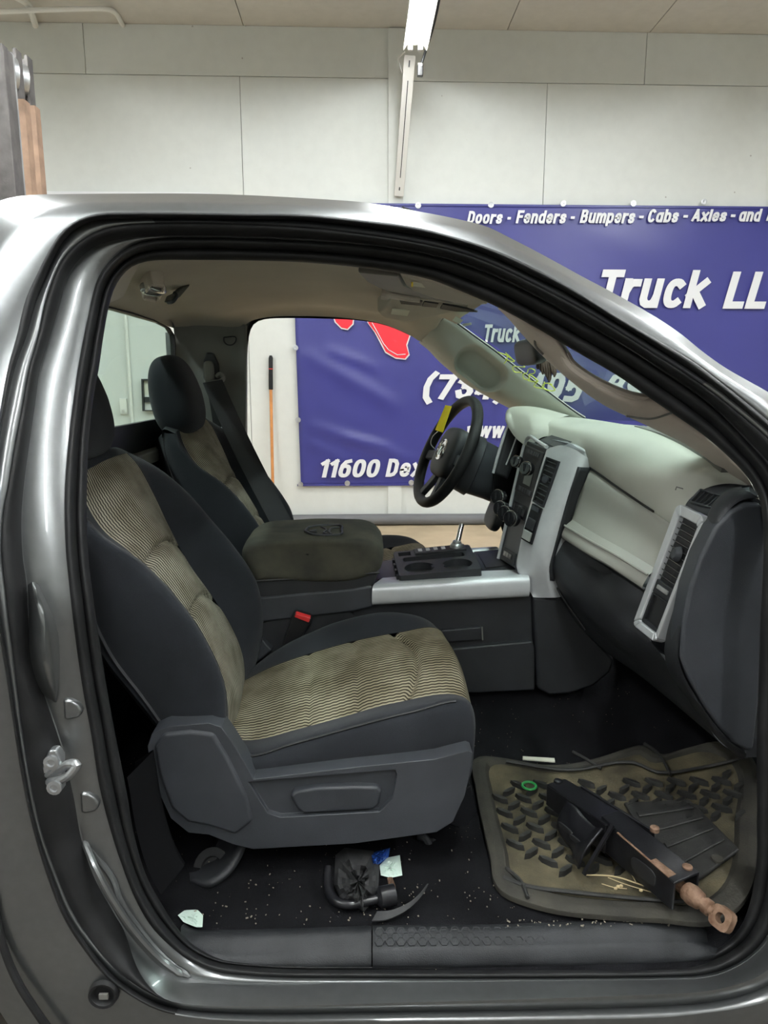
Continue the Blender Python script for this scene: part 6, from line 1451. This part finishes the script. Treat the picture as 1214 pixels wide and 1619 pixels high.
# lug wrench, pouch, wrappers under the seat
def zf_(px, py, h=0): return P(px, py, Z=zfl+.006+h)
lw = thing('lug_wrench', 'black bent lug wrench lying on the carpet under the passenger seat', 'lug wrench', zf_(570, 1425))
mb = MB(); mb.tube(catmull([zf_(519,1372,.03), zf_(518,1395,.02), zf_(523,1415,.016), zf_(535,1427,.016), zf_(555,1430,.016), zf_(580,1425,.016), zf_(600,1420,.018)], 40), .0085, 12); mb.obj('handle', M['jack'], lw)
mb = MB(); ws = zf_(596, 1420, .02); wd_ = (zf_(626, 1414, .02)-ws); mb.lathe(ws, wd_, [(.012, 0), (.019, .006), (.019, .034), (.015, .034), (.013, .02), (.001, .02)], 20); mb.obj('socket', M['jack'], lw)
def crumple(pts, h, name, m, label, cat, seed, n=14):
    rnd = random.Random(seed); poly = pts; xs = [p[0] for p in poly]; ys = [p[1] for p in poly]
    c = (sum(xs)/len(xs), sum(ys)/len(ys)); mb = MB(); ring = [V((*poly[int(i*len(poly)/30)], 0)).lerp(V((*poly[(int(i*len(poly)/30)+1) % len(poly)], 0)), i*len(poly)/30-int(i*len(poly)/30)) for i in range(30)]; vs = []; fs = []
    for k in range(7):
        f = k/6
        for p in ring: vs.append(zf_(c[0]+(p.x-c[0])*(1-f*.98), c[1]+(p.y-c[1])*(1-f*.98), (h*(.3+.7*rnd.random()))*min(1, f*2.2)+.001))
    for k in range(6):
        for i in range(30): fs.append([k*30+i, k*30+(i+1) % 30, (k+1)*30+(i+1) % 30, (k+1)*30+i])
    mb.add(vs, fs); o = mb.obj(name, M[m], None, ang=25); tag(o, label, cat); return o
crumple([(530,1352),(545,1340),(590,1345),(600,1370),(598,1405),(590,1425),(575,1442),(560,1432),(540,1425),(528,1400)], .05, 'tool_pouch', 'bag', 'crumpled black cloth pouch behind the lug wrench under the passenger seat', 'pouch', 3)
crumple([(582,1352),(598,1345),(617,1340),(614,1355),(600,1366),(588,1370)], .02, 'candy_wrapper', 'blue', 'crumpled blue wrapper under the front edge of the passenger seat', 'wrapper', 5)
crumple([(600,1368),(612,1356),(632,1352),(636,1384),(618,1388),(602,1384)], .006, 'paper_scrap', 'paper', 'pale green paper scrap lying beside the blue wrapper', 'paper', 6)
crumple([(612,1388),(619,1384),(625,1400),(628,1425),(618,1430),(615,1410)], .015, 'bark_strip', 'rust', 'rusty brown strip standing beside the lug wrench socket', 'strip', 8)
crumple([(281,1447),(292,1439),(312,1438),(321,1447),(320,1466),(310,1466),(290,1458)], .004, 'torn_paper', 'paper', 'torn mint paper on the carpet at the rear corner of the sill', 'paper', 9)
mb = MB(); mb.ribbon(catmull([zf_(592,1449,.006), zf_(615,1447,.008), zf_(640,1436,.012), (zf_(660,1420,.014)), zf_(673,1404,.016)], 20), [V((.005, .008, .003))]*20, .003); tag(mb.obj('rubber_strap', M['bag']), 'curved black rubber strap lying right of the lug wrench socket', 'strap')
mb = MB(); q = Quad(mz(826,1204), mz(876,1207), mz(877,1213), mz(826,1209)); q.c = [p+V((0,0,.012)) for p in q.c]; q.box(mb, 0, 1, 0, 1, 0, .003); tag(mb.obj('label_card', M['cream']), 'cream card standing at the far edge of the floor mat', 'card')
def carp(px, py, h=.004):
    # carpet rises behind the mat
    lo__, hi = .0, .5
    p = P(px, py, Z=zfl+.10); return P(px, py, Z=zfl+.10+h) 
mb = MB(); mb.tube([P(936,1160, Y=1.90), P(933,1185, Y=1.84), P(932,1198, Y=1.80)], .0022, 6); tag(mb.obj('straw_stalk', M['straw']), 'dry straw stalk standing upright on the black carpet before the mat', 'straw')
mb = MB(); mb.tube(catmull([mz(925,1395)+V((0,0,.016)), mz(970,1408)+V((0,0,.03)), mz(1020,1416)+V((0,0,.02)), mz(1065,1424)+V((0,0,.016))], 20), .0013, 6)
tw = thing('dry_twig', 'dry tan twig with seed heads lying over the near mat edge below the jack', 'twig', mz(1000, 1412))
mb.obj('stem', M['straw'], tw)
for pts in ([(985,1380),(1000,1402),(1005,1412)], [(950,1412),(970,1418),(990,1420)], [(960,1402),(985,1412),(1030,1426)]):
    mb = MB(); mb.tube(catmull([mz(x, y)+V((0,0,.020)) for x, y in pts], 12), .0008, 5); mb.obj('side_stem', M['straw'], tw)
for x, y in ((976,1418),(981,1417),(972,1421),(1012,1424),(1032,1426)):
    mb = MB(); mb.rbox(mz(x, y)+V((0,0,.022)), (.007, .006, .006), 2, None, 5); mb.obj('seed_head', M['straw'], tw)
p = mz(836, 1252)+V((0,0,.016)); mb = MB(); mb.tube([p+V((math.cos(t)*.016, math.sin(t)*.016, 0)) for t in [2*math.pi*k/20 for k in range(21)]], .003, 6); tag(mb.obj('plastic_ring', M['green']), 'small green plastic ring on the far left tread of the mat', 'ring')
lf = P(779, 1100, Y=1.80); mb = MB(); mb.ribbon([lf+V((-.004, 0, .012)), lf+V((0, 0, 0)), lf+V((.004, -.004, -.012))], [V((.002, 0, .001)), V((.007, 0, .003)), V((.001, 0, .001))], .001); tag(mb.obj('green_leaf', M['leaf']), 'tiny green leaf stuck to the black carpet in front of the seat', 'leaf')
# crumbs on the carpet
rnd = random.Random(11); mb = MB()
for k in range(130):
    px = rnd.uniform(300, 790); py = rnd.uniform(1395, 1462) if rnd.random() < .8 else rnd.uniform(1330, 1400)
    if px < 330 and py < 1430: continue
    s = rnd.uniform(.0006, .0016); mb.box(zf_(px, py, .002), (s*rnd.uniform(1, 3), s*1.4, s), Matrix.Rotation(rnd.uniform(0, 3), 3, 'Z'))
for k in range(50):
    px = rnd.uniform(800, 1060); py = rnd.uniform(1452, 1464); s = rnd.uniform(.0007, .0018); mb.box(zf_(px, py, .004), (s*rnd.uniform(1, 4), s*1.4, s), Matrix.Rotation(rnd.uniform(0, 3), 3, 'Z'))
o = mb.obj('crumbs', M['crumb']); tag(o, 'pale crumbs and dirt specks scattered over the black carpet near the sill', 'crumbs', kind='stuff')
